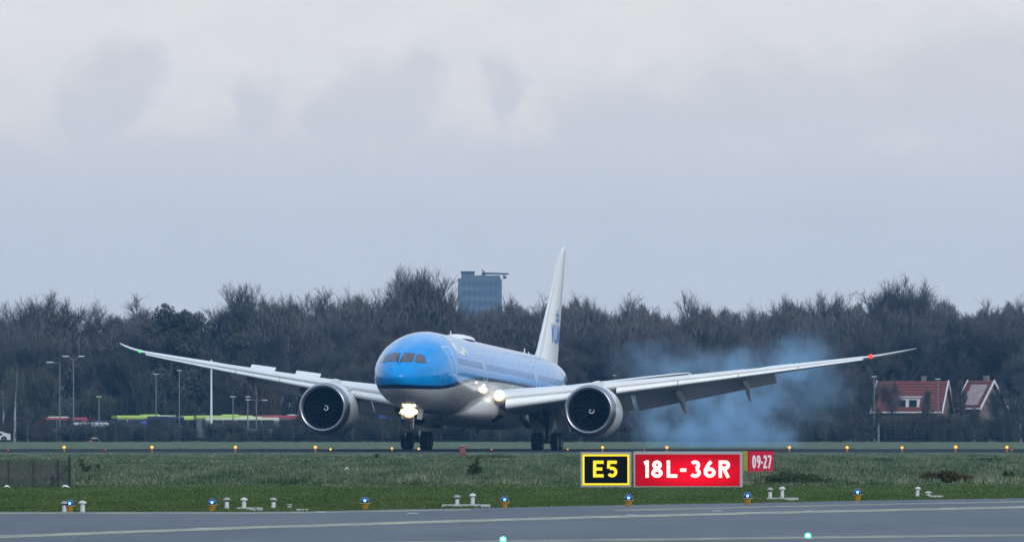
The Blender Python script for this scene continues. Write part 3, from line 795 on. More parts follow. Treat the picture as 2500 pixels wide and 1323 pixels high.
# ---- landing gear
def wheel_mesh(r, w):
    ty = MB().lathe([(r*.52,-w*.42),(r*.70,-w*.50),(r*.90,-w*.47),(r*.985,-w*.33),(r,-w*.1),(r*.992,-w*.04),(r,0),(r*.992,w*.04),(r,w*.1),(r*.985,w*.33),(r*.90,w*.47),(r*.70,w*.50),(r*.52,w*.42)], 32, 'x').mesh('tyre', M_TYRE, True)
    ri = MB().lathe([(.02,-w*.22),(r*.2,-w*.30),(r*.36,-w*.22),(r*.46,-w*.40),(r*.54,-w*.43),(r*.54,w*.43),(r*.46,w*.40),(r*.36,w*.22),(r*.2,w*.30),(.02,w*.22)], 28, 'x').mesh('rim', M_RIM, True)
    return ty, ri
MT = wheel_mesh(.665, .52); NT = wheel_mesh(.50, .36)
def add_wheel(parent, loc, meshes):
    for nm, me in zip(('tyre', 'rim'), meshes):
        o = bpy.data.objects.new(nm, me); COL.objects.link(o); o.parent = parent; o.location = loc
for s in (1, -1):
    g_ = empty('main_landing_gear'); g_.parent = plane; g_.location = pt(s*4.9, A0, 0)
    for dx in (-.72, .72):
        for dy in (-.73, .73): add_wheel(g_, (dx, dy, .665+ .035*dy*1.0), MT)
    MB().tube([(0,-.9,.66),(0,.9,.72)], .17, 10).build('bogie_beam', M_STRUT, g_, True)
    for dy in (-.73, .73): MB().tube([(-.8,dy,.665+.035*dy),(.8,dy,.665+.035*dy)], .09, 10).build('axle', M_STRUT, g_, True)
    MB().tube([(0,0,.7),(0,0,1.9),(-s*.05,0,1.9),(-s*.2,.1,3.9)], [.15,.15,.235,.25], 14).build('shock_strut', M_STRUT, g_, True)
    MB().tube([(-s*.02,0,1.75),(-s*1.9,-.1,3.35)], [.11,.15], 10).build('side_brace', M_STRUT, g_, True)
    MB().tube([(0,.05,1.9),(-s*.1,1.9,3.5)], .1, 10).build('drag_brace', M_STRUT, g_, True)
    MB().tube([(0,-.18,1.6),(0,-.42,1.25),(0,-.25,.85)], .05, 8).build('torque_link', M_STRUT, g_, True)
    MB().tube([(s*.15,-.3,1.1),(s*.18,-.25,2.0),(s*.12,-.2,3.2)], .035, 6).build('brake_line', M_DOORIN, g_, True)
    MB().box((s*.62,.1,2.55),(.05,1.5,2.0), Matrix.Rotation(s*.10, 3, 'Y')).build('gear_door', M_DOORIN, g_)
    MB().box((s*.52,-.65,1.45),(.10,.3,.4), Matrix.Rotation(s*.25, 3, 'Y')).build('gear_door', M_DOORIN, g_)
    MB().box((-s*1.75,.0,2.3),(.06,2.6,1.5), Matrix.Rotation(-s*.45, 3, 'Y')).build('gear_door', M_STRUT, g_)
ng = empty('nose_landing_gear'); ng.parent = plane; ng.location = pt(0, 5.2, 0)
for dx in (-.38, .38): add_wheel(ng, (dx*1.35, 0, .50), NT)
MB().tube([(-.5,0,.5),(.5,0,.5)], .08, 10).build('axle', M_STRUT, ng, True)
MB().tube([(0,0,.45),(0,0,1.2),(0,0,1.2),(0,.1,2.5)], [.10,.10,.16,.17], 12).build('shock_strut', M_STRUT, ng, True)
for dx in (-.22, .22): MB().tube([(dx*.3,.05,1.3),(dx,1.5,2.25)], .07, 8).build('drag_brace', M_STRUT, ng, True)
MB().tube([(0,-.15,1.15),(0,-.42,.85),(0,-.12,.55)], .045, 8).build('torque_link', M_STRUT, ng, True)
MB().tube([(.2,-.1,.7),(.24,-.12,1.4),(.2,-.05,2.0)], .03, 6).build('steering_line', M_DOORIN, ng, True)
for s in (1, -1):
    MB().box((s*.62,.35,1.75),(.04,1.5,.75), Matrix.Rotation(s*.16, 3, 'Y')).build('gear_door', M_DOORIN, ng)
MB().box((0,-.20,1.92),(1.0,.07,.10)).build('lamp_bracket', M_STRUT, ng)
for dx, dz, r, m in ((-.06,1.93,.33,M_LAND),(.38,1.88,.14,M_LAND),(-.50,1.88,.14,M_LAND),(-.70,1.80,.08,M_LAMPGLARE)):  # main lamp drawn oversize so that its disc takes in the glare
    lamp('landing_light', (dx,-.32,dz), r, m, ng)
    if r > .1: glare_ring((dx,-.30,dz), r, ng)

# ------------------------------------------------------------------ signs
M_SFRAME = mat('sign_frame_grey', (.36,.38,.41), .5, metal=.3)
M_BLACK = mat('sign_black_face', (.002,.002,.003), .7, spec=.05)
M_SYEL = mat('sign_yellow_lit', (.75,.55,.02), .4, emit=(1.0,.72,.0), estr=.62)
M_SWHITE = mat('sign_white_lit', (.8,.78,.72), .4, emit=(1.0,.93,.80), estr=.75)
def red_panel():
    m = bpy.data.materials.new('sign_red_lit'); m.use_nodes = True; nt = m.node_tree; b = nt.nodes['Principled BSDF']
    b.inputs['Base Color'].default_value = (.30,.002,.008,1); b.inputs['Roughness'].default_value = .6; b.inputs['Specular IOR Level'].default_value = .03
    tc = nt.nodes.new('ShaderNodeTexCoord'); mp = nt.nodes.new('ShaderNodeMapping'); mp.inputs['Location'].default_value = (-1.9*.42,0,-.45*1.25); mp.inputs['Scale'].default_value = (.42,0,1.25)
    nt.links.new(tc.outputs['Object'], mp.inputs[0])
    ln = nt.nodes.new('ShaderNodeVectorMath'); ln.operation = 'LENGTH'; nt.links.new(mp.outputs[0], ln.inputs[0])
    mr = nt.nodes.new('ShaderNodeMapRange'); mr.interpolation_type = 'SMOOTHSTEP'; mr.inputs[1].default_value = .1; mr.inputs[2].default_value = .85; mr.inputs[3].default_value = .85; mr.inputs[4].default_value = .22
    nt.links.new(ln.outputs['Value'], mr.inputs[0])
    b.inputs['Emission Color'].default_value = (1,.0,.016,1); nt.links.new(mr.outputs[0], b.inputs['Emission Strength'])
    return m
M_SRED = red_panel()
M_SRED2 = mat('sign_red_dull', (.36,.006,.03), .6, spec=.05, emit=(.6,.005,.04), estr=.25, noise=((3,3,3), 4, (.36,.012,.05), .3, .7))
def rpanel(name, x0, x1, z0, z1, y, m, parent, d=.02):
    return MB().box(((x0+x1)/2, y+d/2, (z0+z1)/2), (x1-x0, d, z1-z0)).build(name, m, parent)
def sign(name, px0, px1, py0, py1, label):
    Y = gy(1190.0); s = F/Y; w = (px1-px0)/s; h = (py1-py0)/s
    root = empty(name, ((px0-1250)/s, Y, 0)); tag(root, label, 'sign', 'lit taxiway signs')
    return root, w, h
sg, w, h = sign('taxiway_sign', 1417.5, 1541, 1102, 1189, 'black sign reading E5 in yellow inside a yellow border')
B = .02
rpanel('housing', 0, w, B, h, .0, M_SFRAME, sg, .30)
rpanel('face', .045, w-.045, B+.05, h-.055, -.012, M_BLACK, sg, .03)
fb_ = MB(); t_ = .062; x0, x1, z0, z1 = .055, w-.055, B+.06, h-.065
fb_.box(((x0+x1)/2,-.014,z1-t_/2),(x1-x0,.02,t_)).box(((x0+x1)/2,-.014,z0+t_/2),(x1-x0,.02,t_)).box((x0+t_/2,-.014,(z0+z1)/2),(t_,.02,z1-z0-2*t_)).box((x1-t_/2,-.014,(z0+z1)/2),(t_,.02,z1-z0-2*t_))
fb_.build('border', M_SYEL, sg)
for ch, x in (('E',.385),('5',.82)):
    glyph_mesh(ch, .63, .19, .515, lambda X, Y_, d, x=x: (x+X, -.013-d, .325+Y_)).build('letter' if ch == 'E' else 'digit', M_SYEL, sg)
for x in (.25, w-.25): MB().tube([(x,.15,-.05),(x,.15,B+.01)], .04, 8).build('leg', M_SFRAME, sg)
sg, w, h = sign('runway_sign', 1547, 1813, 1102.5, 1191, 'long red lit sign reading 18L-36R in white')
rpanel('housing', 0, w, B, h, .0, M_SFRAME, sg, .30)
rpanel('face', .05, w-.085, B+.035, h-.085, -.012, M_SRED, sg, .03)
for ch, x, wd in (('1',.30,.40),('8',.545,.66),('L',1.02,.62),('-',1.435,.36),('3',1.735,.66),('6',2.17,.68),('R',2.625,.66)):
    glyph_mesh(ch, wd, .195, .53, lambda X, Y_, d, x=x: (x+X, -.013-d, .315+Y_)).build('hyphen' if ch == '-' else 'letter' if ch in 'LR' else 'digit', M_SWHITE, sg)
for x in (.3, w/2, w-.3): MB().tube([(x,.15,-.05),(x,.15,B+.01)], .04, 8).build('leg', M_SFRAME, sg)
# angled 09-27 sign behind
Y2 = gy(1160); s2 = F/Y2
sg = empty('angled_runway_sign', ((1826-1250)/s2, Y2, 0), math.radians(52)); tag(sg, 'small red sign reading 09-27 turned away, with a yellow end panel', 'sign', 'lit taxiway signs')
w2 = 64/s2/math.cos(math.radians(52)); h2 = (1160-1099)/s2
MB().box((w2/2,.10,h2/2+.01),(w2,.2,h2-.02)).build('housing', M_BLACK, sg)
rpanel('face', .03, w2, .04, h2-.03, -.008, M_SRED2, sg, .02)
MB().box((-.008,.11,h2/2),(.02,.2,h2-.03)).build('end_panel', mat('sign_end_yellow', (.42,.34,.03), .6), sg)
for ch, x, wd in (('0',.26,.52),('9',.56,.52),('-',.86,.2),('2',1.0,.52),('7',1.3,.52)):
    glyph_mesh(ch, wd*.95, .17, .50, lambda X, Y_, d, x=x: (x*w2/1.68+X*w2/1.68, -.009-d, .27+Y_)).build('hyphen' if ch == '-' else 'digit', M_LOGOW, sg)
# small marker board
p = ground(1129, 1114); s3 = F/p.y
mk = empty('marker_board', p, math.radians(14)); tag(mk, 'small dark red marker board with faint white marks in the meadow', 'marker board')
MB().box((0,0,.34),(.38,.10,.60)).build('board', mat('marker_red', (.17,.035,.03), .7, noise=((6,6,6),4,(.12,.03,.028),.3,.7)), mk)
for x in (-.09, .02, .12): MB().box((x,-.056,.38),(.025,.01,.34)).build('faint_mark', mat('faded_white', (.30,.17,.16), .7), mk)
MB().box((0,-.005,.655),(.40,.12,.025)).build('cap', M_SFRAME, mk)
for x in (-.13, .13): MB().tube([(x,0,-.02),(x,0,.05)], .02, 6).build('leg', M_SFRAME, mk)

# ------------------------------------------------------------------ lights along the pavements
M_BASEY = mat('light_base_yellow', (.42,.24,.015), .55, noise=((20,20,20),3,(.30,.17,.012),.3,.7))
M_BLUE = mat('blue_lens', (.004,.018,.16), .12, spec=.8, emit=(.0,.06,.9), estr=.12)
M_BLUEE = mat('blue_lamp_glow', (.2,.7,1), .3, emit=(.12,.65,1.0), estr=3.2)
def blue_light():
    r = empty('blue_edge_light')
    MB().lathe([(.0,0),(.055,0),(.06,.015),(.075,.10),(.085,.125),(.105,.13),(.105,.145),(.08,.15)], 16).build('base', M_BASEY, r, True)
    MB().lathe([(.078,.148),(.088,.17),(.086,.20),(.068,.245),(.035,.272),(.0,.28)], 16).build('lens', M_BLUE, r, True)
    MB().lathe([(.0,.165),(.022,.175),(.03,.195),(.022,.215),(.0,.225)], 12, 'z', (0,-.075,0)).build('lamp', M_BLUEE, r, True)
    MB().box((.10,0,.145),(.05,.03,.02)).build('clip', M_BASEY, r)
    return r
proto = blue_light()
BL = [(171,1249,1.0,'blue taxiway edge light standing between two white vent pipes at far left'),(518,1247.5,1.05,'blue taxiway edge light left of the three vent pipes'),(891,1243.5,1.08,'blue taxiway edge light alone between the vent pipe groups, left of the nose wheel'),(1232,1238.5,.98,'blue taxiway edge light just right of the two vent pipes on a long slab'),(1534.5,1236.5,1.1,'blue taxiway edge light in front of the E5 sign'),(1824.5,1231,1.1,'blue taxiway edge light at the right end of the long red sign'),(2093,1222,1.15,'blue taxiway edge light farthest right on the grass edge')]
for i, (x, y, k, lab) in enumerate(BL):
    o = proto if i == 0 else copy_tree(proto)
    o.location = ground(x, y); o.scale = (k, k, k); tag(o, lab, 'light', 'blue taxiway edge lights')

M_VENT = mat('vent_white', (.55,.57,.59), .6, noise=((9,9,9),4,(.42,.44,.46),.3,.75))
M_VENT2 = mat('vent_weathered_cap', (.30,.29,.29), .7)
M_CONC = mat('concrete_slab', (.40,.41,.42), .8, noise=((4,4,4),5,(.28,.29,.30),.3,.75))
def vent(px, py, h, r, dull, lab, tilt=0.0, short=False):
    o = empty('vent_pipe', ground(px, py)); o.rotation_euler = (0, tilt, 0); tag(o, lab, 'vent pipe', 'vent pipes beside the taxiway')
    MB().lathe([(r*1.05,-.03),(r*1.05,.01),(r,.02),(r*.97,h*.80)], 16).build('pipe', M_VENT, o, True)
    MB().lathe([(r*.9,h*.74),(r*1.75,h*.77),(r*1.75,h*.81),(r*1.45,h*.90),(r*.7,h*.985),(0,h)], 16).build('cap', M_VENT2 if dull else M_VENT, o, True)
    if dull: MB().lathe([(r*1.05,h*.62),(r*1.08,h*.70),(r*1.0,h*.74)], 16).build('collar', M_STRUT, o, True)
vent(158,1249,.245,.052,True,'white vent pipe with dull cap, left of the leftmost blue light')
vent(202,1249,.255,.055,False,'white vent pipe with pale cap, right of the leftmost blue light')
vent(554,1241,.265,.05,True,'white vent pipe with dull cap, leftmost of the three near the left slab')
vent(596,1242,.27,.05,False,'white vent pipe with bright pointed cap, middle of three, standing on a slab')
vent(668,1241,.26,.05,True,'white vent pipe with dull cap, rightmost of the three near the left slab')
vent(707,1240,.10,.045,True,'short grey vent stub right of the three vent pipes', short=True)
vent(1116,1234,.265,.048,True,'white vent pipe with dull cap, left one on the long slab in the middle')
vent(1154,1233.5,.30,.05,False,'white vent pipe with pale cap, right one on the long slab in the middle')
vent(1880,1216,.29,.05,True,'white vent pipe with dull cap, left of two right of the red sign')
vent(1909.5,1216,.315,.05,False,'white vent pipe with pale cap, right of two right of the red sign')
vent(2239,1212,.275,.048,False,'white vent pipe with tilted cap, farthest right', .08)
vent(2266,1210.5,.13,.06,False,'short white vent stub beside the farthest right vent pipe')
def slab(x0, x1, py, h, lab):
    a = ground(x0, py); b = ground(x1, py); d = max(.6, (b.x-a.x)*.7)
    o = MB().box(((a.x+b.x)/2, a.y+.1+d/2, h/2+.002), (b.x-a.x, d, h), taper=.97).build('concrete_slab', M_CONC); tag(o, lab, 'slab', 'concrete pit covers in the grass')
    return o
slab(577,640,1243.5,.045,'thin concrete pit cover under the vent pipe with the bright cap')
slab(607,641,1246,.03,'small concrete cover lying just right of the bright capped vent pipe')
slab(722,752,1246,.035,'small concrete cover right of the short grey vent stub')
slab(1078,1197,1236.5,.05,'long concrete slab carrying two vent pipes in the middle')
slab(1176,1198,1238,.06,'small concrete block at the right end of the long slab')
slab(1872,1951,1218.5,.04,'long concrete slab carrying two vent pipes right of the red sign')
slab(1918,1950,1221,.05,'small concrete block at the right end of the slab beyond the red sign')
slab(2270,2304,1214,.05,'low concrete cover at far right beside the short white stub')

# amber runway edge lights
M_AMB = mat('amber_glow', (.8,.35,.05), .3, emit=(1.0,.28,.01), estr=1.1)
M_AMBC = mat('amber_core', (.9,.6,.2), .3, emit=(1.0,.52,.03), estr=1.7)
M_REDL = mat('red_glow', (.6,.05,.05), .3, emit=(1.0,.06,.05), estr=.8)
def amber():
    r = empty('runway_edge_light')
    MB().lathe([(.0,0),(.10,0),(.10,.05),(.05,.08),(.05,.24),(.08,.27)], 12).build('stem', M_BASEY, r, True)
    MB().lathe([(.075,.26),(.125,.30),(.15,.37),(.13,.45),(.07,.51),(0,.53)], 16).build('lens', M_AMB, r, True)
    MB().lathe([(0,.30),(.05,.32),(.08,.38),(.05,.44),(0,.46)], 12, 'z', (0,-.10,0)).build('lamp', M_AMBC, r, True)
    return r
pa = amber(); ords = ['first','second','third','fourth','fifth','sixth','seventh','eighth','ninth','tenth','eleventh','twelfth']
AX = [(157,1),(371,1),(575,1),(770,1),(957,.75),(1471,.95),(1628,.95),(1927,.95),(2068,.95),(2202,.9),(2333,1.05),(2458,1)]
for i, (x, k) in enumerate(AX):
    o = pa if i == 0 else copy_tree(pa)
    o.location = ground(x, 1102.0); o.scale = (k*.8, k*.8, k*.8)
    o.location.z = 0
    tag(o, 'amber runway edge light glowing, ' + ords[i] + ' of twelve from the left', 'light', 'amber runway edge lights')
for x, y, k, m, lab in ((807,1101.5,.5,M_AMBC,'small pale amber light just right of the fourth large amber light'),(1022,1100.5,.5,M_AMBC,'tiny amber light between the wheels under the nose'),(1200,1100,.35,M_AMB,'tiny amber light on the runway between the two wheel groups'),(1386,1100.5,.42,M_AMB,'tiny amber light right of the left main wheels'),
                     (258,1100,.3,M_REDL,'tiny red light on the runway at left'),(222,1080,.5,M_REDL,'small red light in the far grass strip at left'),(1573,1101,.25,M_REDL,'tiny red light above the red sign'),(2470,1101,.35,M_REDL,'tiny pink red light beside the last amber light'),(20,1100.5,.3,M_REDL,'tiny red light at the far left of the runway')):
    o = empty('runway_marker_light', ground(x, y)); o.scale = (k, k, k); tag(o, lab, 'light', 'small runway marker lights')
    MB().lathe([(0,0),(.12,0),(.12,.08),(.06,.10),(.06,.2)], 10).build('stem', M_STRUT, o, True)
    MB().lathe([(.06,.19),(.13,.25),(.14,.32),(.08,.42),(0,.44)], 12).build('lens', m, o, True)
# green centre line lights set in the taxiway
M_GRN = mat('green_lamp_glow', (.2,.9,.6), .3, emit=(.0,.9,.50), estr=1.2)
M_GRNC = mat('green_lamp_core', (.6,1,.9), .3, emit=(.6,1.0,.9), estr=3)
for x, y, lab in ((1972,1314.5,'green centre line light glowing at lower right'),(1228,1324,'green centre line light glowing at the bottom edge')):
    o = empty('centre_line_light', ground(x, y) + Vector((0,0,.004))); tag(o, lab, 'light', 'green taxiway centre line lights')
    MB().lathe([(.11,0),(.105,.012),(.05,.02),(0,.02)], 18).build('housing', M_SFRAME, o, True)
    MB().lathe([(.0,.012),(.045,.02),(.06,.055),(.045,.09),(0,.105)], 16, 'z', (0,-.02,0)).build('lens', M_GRN, o, True)
    MB().lathe([(.0,.03),(.028,.04),(.034,.055),(.026,.072),(0,.08)], 12, 'z', (0,-.06,0)).build('lamp', M_GRNC, o, True)
# white inset lights / studs
for i, (x, y, lab) in enumerate(((1007,1254,'flat pale stud in the asphalt below the long middle slab'),(782,1251,'flat pale stud on the asphalt edge left of the middle'),(1750,1248,'flat pale stud in the asphalt below the red sign'),(1972,1248.5,'flat pale stud on the yellow line at right'),(2495,1238,'flat pale stud at the right edge of the picture'),(1540,1258.5,'flat pale stud on the yellow line below the E5 sign'),(492,1291,'flat pale stud on the yellow line at left'))):
    o = MB().lathe([(.13,.0),(.125,.014),(.06,.022),(0,.022)], 16).build('pavement_stud', M_CONC, None, True, ground(x, y) + Vector((0,0,.0085))); tag(o, lab, 'stud', 'inset pavement studs')

# ------------------------------------------------------------------ rabbit fence at left
M_POST = mat('dark_post', (.018,.02,.026), .8)
M_WIRE = mat('fence_wire', (.035,.04,.045), .7)
Yf = gy(1189); sf = F/Yf
fn_ = empty('wire_fence', ((0-1250)/sf, Yf, 0)); tag(fn_, 'low dark wire mesh fence with posts in the rough grass at far left', 'fence')
def fx(px): return px/sf
for px, top, wd in ((-60,1125,.035),(21,1124,.035),(82,1122,.04),(142,1121,.045),(170,1115,.10)):
    hgt = (1189-top)/sf
    MB().box((fx(px),0,hgt/2-.01),(wd,wd,hgt+.02)).build('post', M_POST, fn_)
MB().box((fx(130),-.08,.19),(.07,.07,.40), Matrix.Rotation(.06,3,'Y')).build('stake', M_POST, fn_)
MB().tube([(fx(132),-.03,.18),(fx(168),-.03,.62)], .012, 5).build('brace', M_POST, fn_)
wx0, wx1, wz = fx(-70), fx(169), (1189-1123)/sf
mb = MB()
for i in range(int((wx1-wx0)/.035)+1):
    x = wx0+i*.035; mb.box((x,.02,wz/2),(.014,.006,wz))
for i in range(22):
    z = .02+(wz-.04)*i/21; mb.box(((wx0+wx1)/2,.028,z),(wx1-wx0,.006,.014))
wm_ = mb.build('wire_mesh', M_WIRE, fn_); wm_['kind'] = 'stuff'
# litter
def litter(px, py, w, h, lab, seed):
    rng = random.Random(seed); p = ground(px, py); n = 9; vs = []
    for j in range(4):
        for i in range(n):
            t = i/(n-1); vs.append(((t-.5)*w, (j/3-.5)*.15+.03*rng.uniform(-1,1), .005+h*(math.sin(t*math.pi*.9+.3)*(.4+.6*math.sin(j/3*math.pi)))*rng.uniform(.7,1.1)))
    mb = MB().add(vs, [(j*n+i, j*n+i+1, (j+1)*n+i+1, (j+1)*n+i) for j in range(3) for i in range(n-1)])
    o = mb.build('plastic_scrap', mat('white_plastic', (.62,.66,.70), .6), None, True, p); tag(o, lab, 'litter'); return o
litter(161,1190,.26,.10,'white plastic scrap on the grass at the foot of the last fence post',1)
litter(18,1190,.20,.09,'white plastic scrap under the fence at the left edge',2)
o = MB().tube([(-.09,0,-.02),(-.085,0,.08),(-.03,0,.135),(.04,0,.13),(.085,0,.07),(.085,0,-.02)], .022, 8).build('pale_hoop', mat('white_plastic', (.62,.66,.70), .6), None, True, ground(847,1156)+Vector((0,0,.10))); tag(o, 'small white hoop in the meadow below the nose wheels', 'hoop')

# ------------------------------------------------------------------ weeds and low bushes in the meadow
def twig_cloud(rng, count, c, r, lw, up=.3, ls=(.1,.3)):
    """quads scattered in an ellipsoid: centre c, radii r, width lw"""
    u = rng.normal(size=(count,3)); u /= np.linalg.norm(u, axis=1)[:,None]; rad = rng.random(count)**(1/2.4)
    P = np.array(c)+u*rad[:,None]*np.array(r)
    d = rng.normal(size=(count,3)); d[:,2] = np.abs(d[:,2])+up; d /= np.linalg.norm(d, axis=1)[:,None]
    ln = rng.uniform(*ls, count)[:,None]; side = np.cross(d, rng.normal(size=(count,3))); side /= np.linalg.norm(side, axis=1)[:,None]
    w = side*lw*rng.uniform(.6,1.4,count)[:,None]/2
    return np.stack([P-w-d*ln/2, P+w-d*ln/2, P+w*.35+d*ln/2, P-w*.35+d*ln/2], 1)
def quads_obj(name, Q, m, parent=None):
    n = len(Q); me = np_mesh(name, Q.reshape(-1,3), np.arange(n*4).reshape(-1,4), m)
    o = bpy.data.objects.new(name, me); COL.objects.link(o)
    if parent is not None: o.parent = parent
    return o
M_WEED = mat('weed_leaves', (.024,.040,.016), .9, noise=((5,5,5),4,(.070,.085,.034),.35,.7), spec=.1)
M_WEEDB = mat('brown_weed_leaves', (.028,.030,.010), .9, noise=((3,3,3),4,(.085,.060,.018),.35,.65), spec=.1)
M_STEM = mat('weed_stem', (.03,.03,.015), .9)
def weed(px, py, parts, label, m, seed, name='weed', cat='weed', ground_lift=0.0):
    p = ground(px, py); s = F/p.y; rng = np.random.default_rng(seed); o = empty(name, p); tag(o, label, cat)
    Q = []
    for (dx, dy, rx, ry, cnt) in parts:   # in photo pixels from the foot
        Q.append(twig_cloud(rng, cnt, (dx/s, 0, dy/s), (rx/s, rx/s, ry/s), .05, .2, (.05,.14)))
    Q = np.concatenate(Q); Q[:,:,2] = np.maximum(Q[:,:,2], -.02)
    quads_obj('leaves', Q, m, o)
    mb = MB()
    for (dx, dy, rx, ry, cnt) in parts[:4]: mb.tube([(dx*.2/s,0,-.02),(dx*.7/s,.01,dy*.6/s),(dx/s,0,dy/s)], [.02,.014,.006], 5)
    mb.build('stems', M_STEM, o)
weed(1157,1168,[(-2,12,16,13,150),(4,30,12,16,110),(-8,24,9,11,60),(12,22,9,10,55),(8,46,6,9,30)],'dark bushy weed alone in the meadow under the belly',M_WEED,11)
weed(204,1160,[(-3,30,6,14,50),(4,14,8,14,60),(-10,38,5,7,22),(14,20,5,9,26)],'dark forked weed just right of the wire fence',M_WEED,12)
weed(240,1155,[(0,14,4,12,80),(-3,6,5,8,50)],'thin dark weed second to the right of the wire fence',M_WEED,13)
weed(1945,1183,[(-70,12,35,12,160),(-20,18,45,18,380),(30,14,45,14,260),(60,8,30,10,120)],'wide dark weedy patch right of the red signs',M_WEED,14)
weed(2300,1178,[(-30,10,28,16,420),(10,16,30,16,500),(45,14,30,8,300)],'low olive brown bush in the meadow at right',M_WEEDB,15,'low_bush','bush')
weed(2462,1172,[(-8,12,5,12,90),(8,12,5,12,90),(0,8,10,8,90)],'pair of dark weed stalks near the right edge',M_WEED,16)
weed(2160,1128,[(0,5,26,5,320),(-20,4,14,4,120)],'dark low weed hump in the far meadow right of the 09-27 sign',M_WEED,17)
weed(2420,1126,[(0,5,40,4,380),(-40,3,20,3,120)],'long dark weed hump in the far meadow near the right edge',M_WEED,18)
weed(920,1118,[(0,5,6,6,80)],'small dark weed tuft left of the marker board',M_WEED,19)
weed(1170,1120,[(-20,3,16,4,120),(40,5,50,5,300)],'dark low growth beside the marker board',M_WEED,20)
# scattered darker tussocks: nobody could count them
rng = np.random.default_rng(77); Q = []
for i in range(640):
    Y = 1/(1/470+(1/262-1/470)*rng.random()); X = rng.uniform(-.068,.068)*Y; k = rng.uniform(.5,1.3)
    hh = float(np.interp(Y, [262,330,420,470], [.13,.14,.09,.05]))*k
    Q.append(twig_cloud(rng, int(22*k), (X, Y, hh*.45), (rng.uniform(.2,.8)*k, 1.0, hh*.5), .035, .5, (.05,.12)))
Q = np.concatenate(Q); Q[:,:,2] = np.maximum(Q[:,:,2], -.01)
o = quads_obj('tussocks', Q, M_WEED); tag(o, 'scattered dark green tussocks all over the rough meadow', 'grass', kind='stuff')

M_DRY = mat('dry_grass', (.20,.20,.12), .9, noise=((2,2,2),4,(.30,.28,.18),.35,.7), spec=.1)
Q = []
for i in range(520):
    Y = 1/(1/480+(1/264-1/480)*rng.random()); X = rng.uniform(-.068,.068)*Y; k = rng.uniform(.5,1.3)
    hh = float(np.interp(Y, [262,330,420,480], [.20,.22,.12,.05]))*k
    Q.append(twig_cloud(rng, int(16*k), (X, Y, hh*.5), (rng.uniform(.15,.5)*k, 1.0, hh*.5), .022, 1.6, (.08,.2)))
Q = np.concatenate(Q); Q[:,:,2] = np.maximum(Q[:,:,2], -.01)
o = quads_obj('dry_grass_tufts', Q, M_DRY); tag(o, 'scattered pale dry grass tufts all over the rough meadow', 'grass', kind='stuff')

# ------------------------------------------------------------------ wood: bare trees
M_BARK = mat_random('winter_twigs', [(.104,.096,.102),(.088,.086,.096),(.122,.102,.094),(.096,.092,.100),(.112,.098,.088),(.094,.092,.080)], .9, .12)
M_TRUNK = mat_random('trunk_bark', [(.05,.046,.042),(.06,.056,.052),(.04,.038,.038)], .9, .4)
M_BIRCH = mat('birch_bark', (.30,.30,.31), .8, noise=((.6,.6,2.2),5,(.10,.10,.11),.45,.65))
M_EVER = mat_random('evergreen_leaves', [(.064,.066,.052),(.070,.068,.054),(.058,.062,.050)], .9, .3)
M_BRUSH = mat_random('brush_twigs', [(.062,.048,.040),(.042,.044,.036),(.078,.050,.036),(.050,.054,.042),(.046,.044,.044),(.064,.064,.042),(.100,.094,.090)], .9, .25)
M_WOOD = mat('wood_mass_twigs', (.084,.082,.088), .9, noise=((.10,.10,.10),4,(.130,.112,.102),.35,.68), spec=.1)

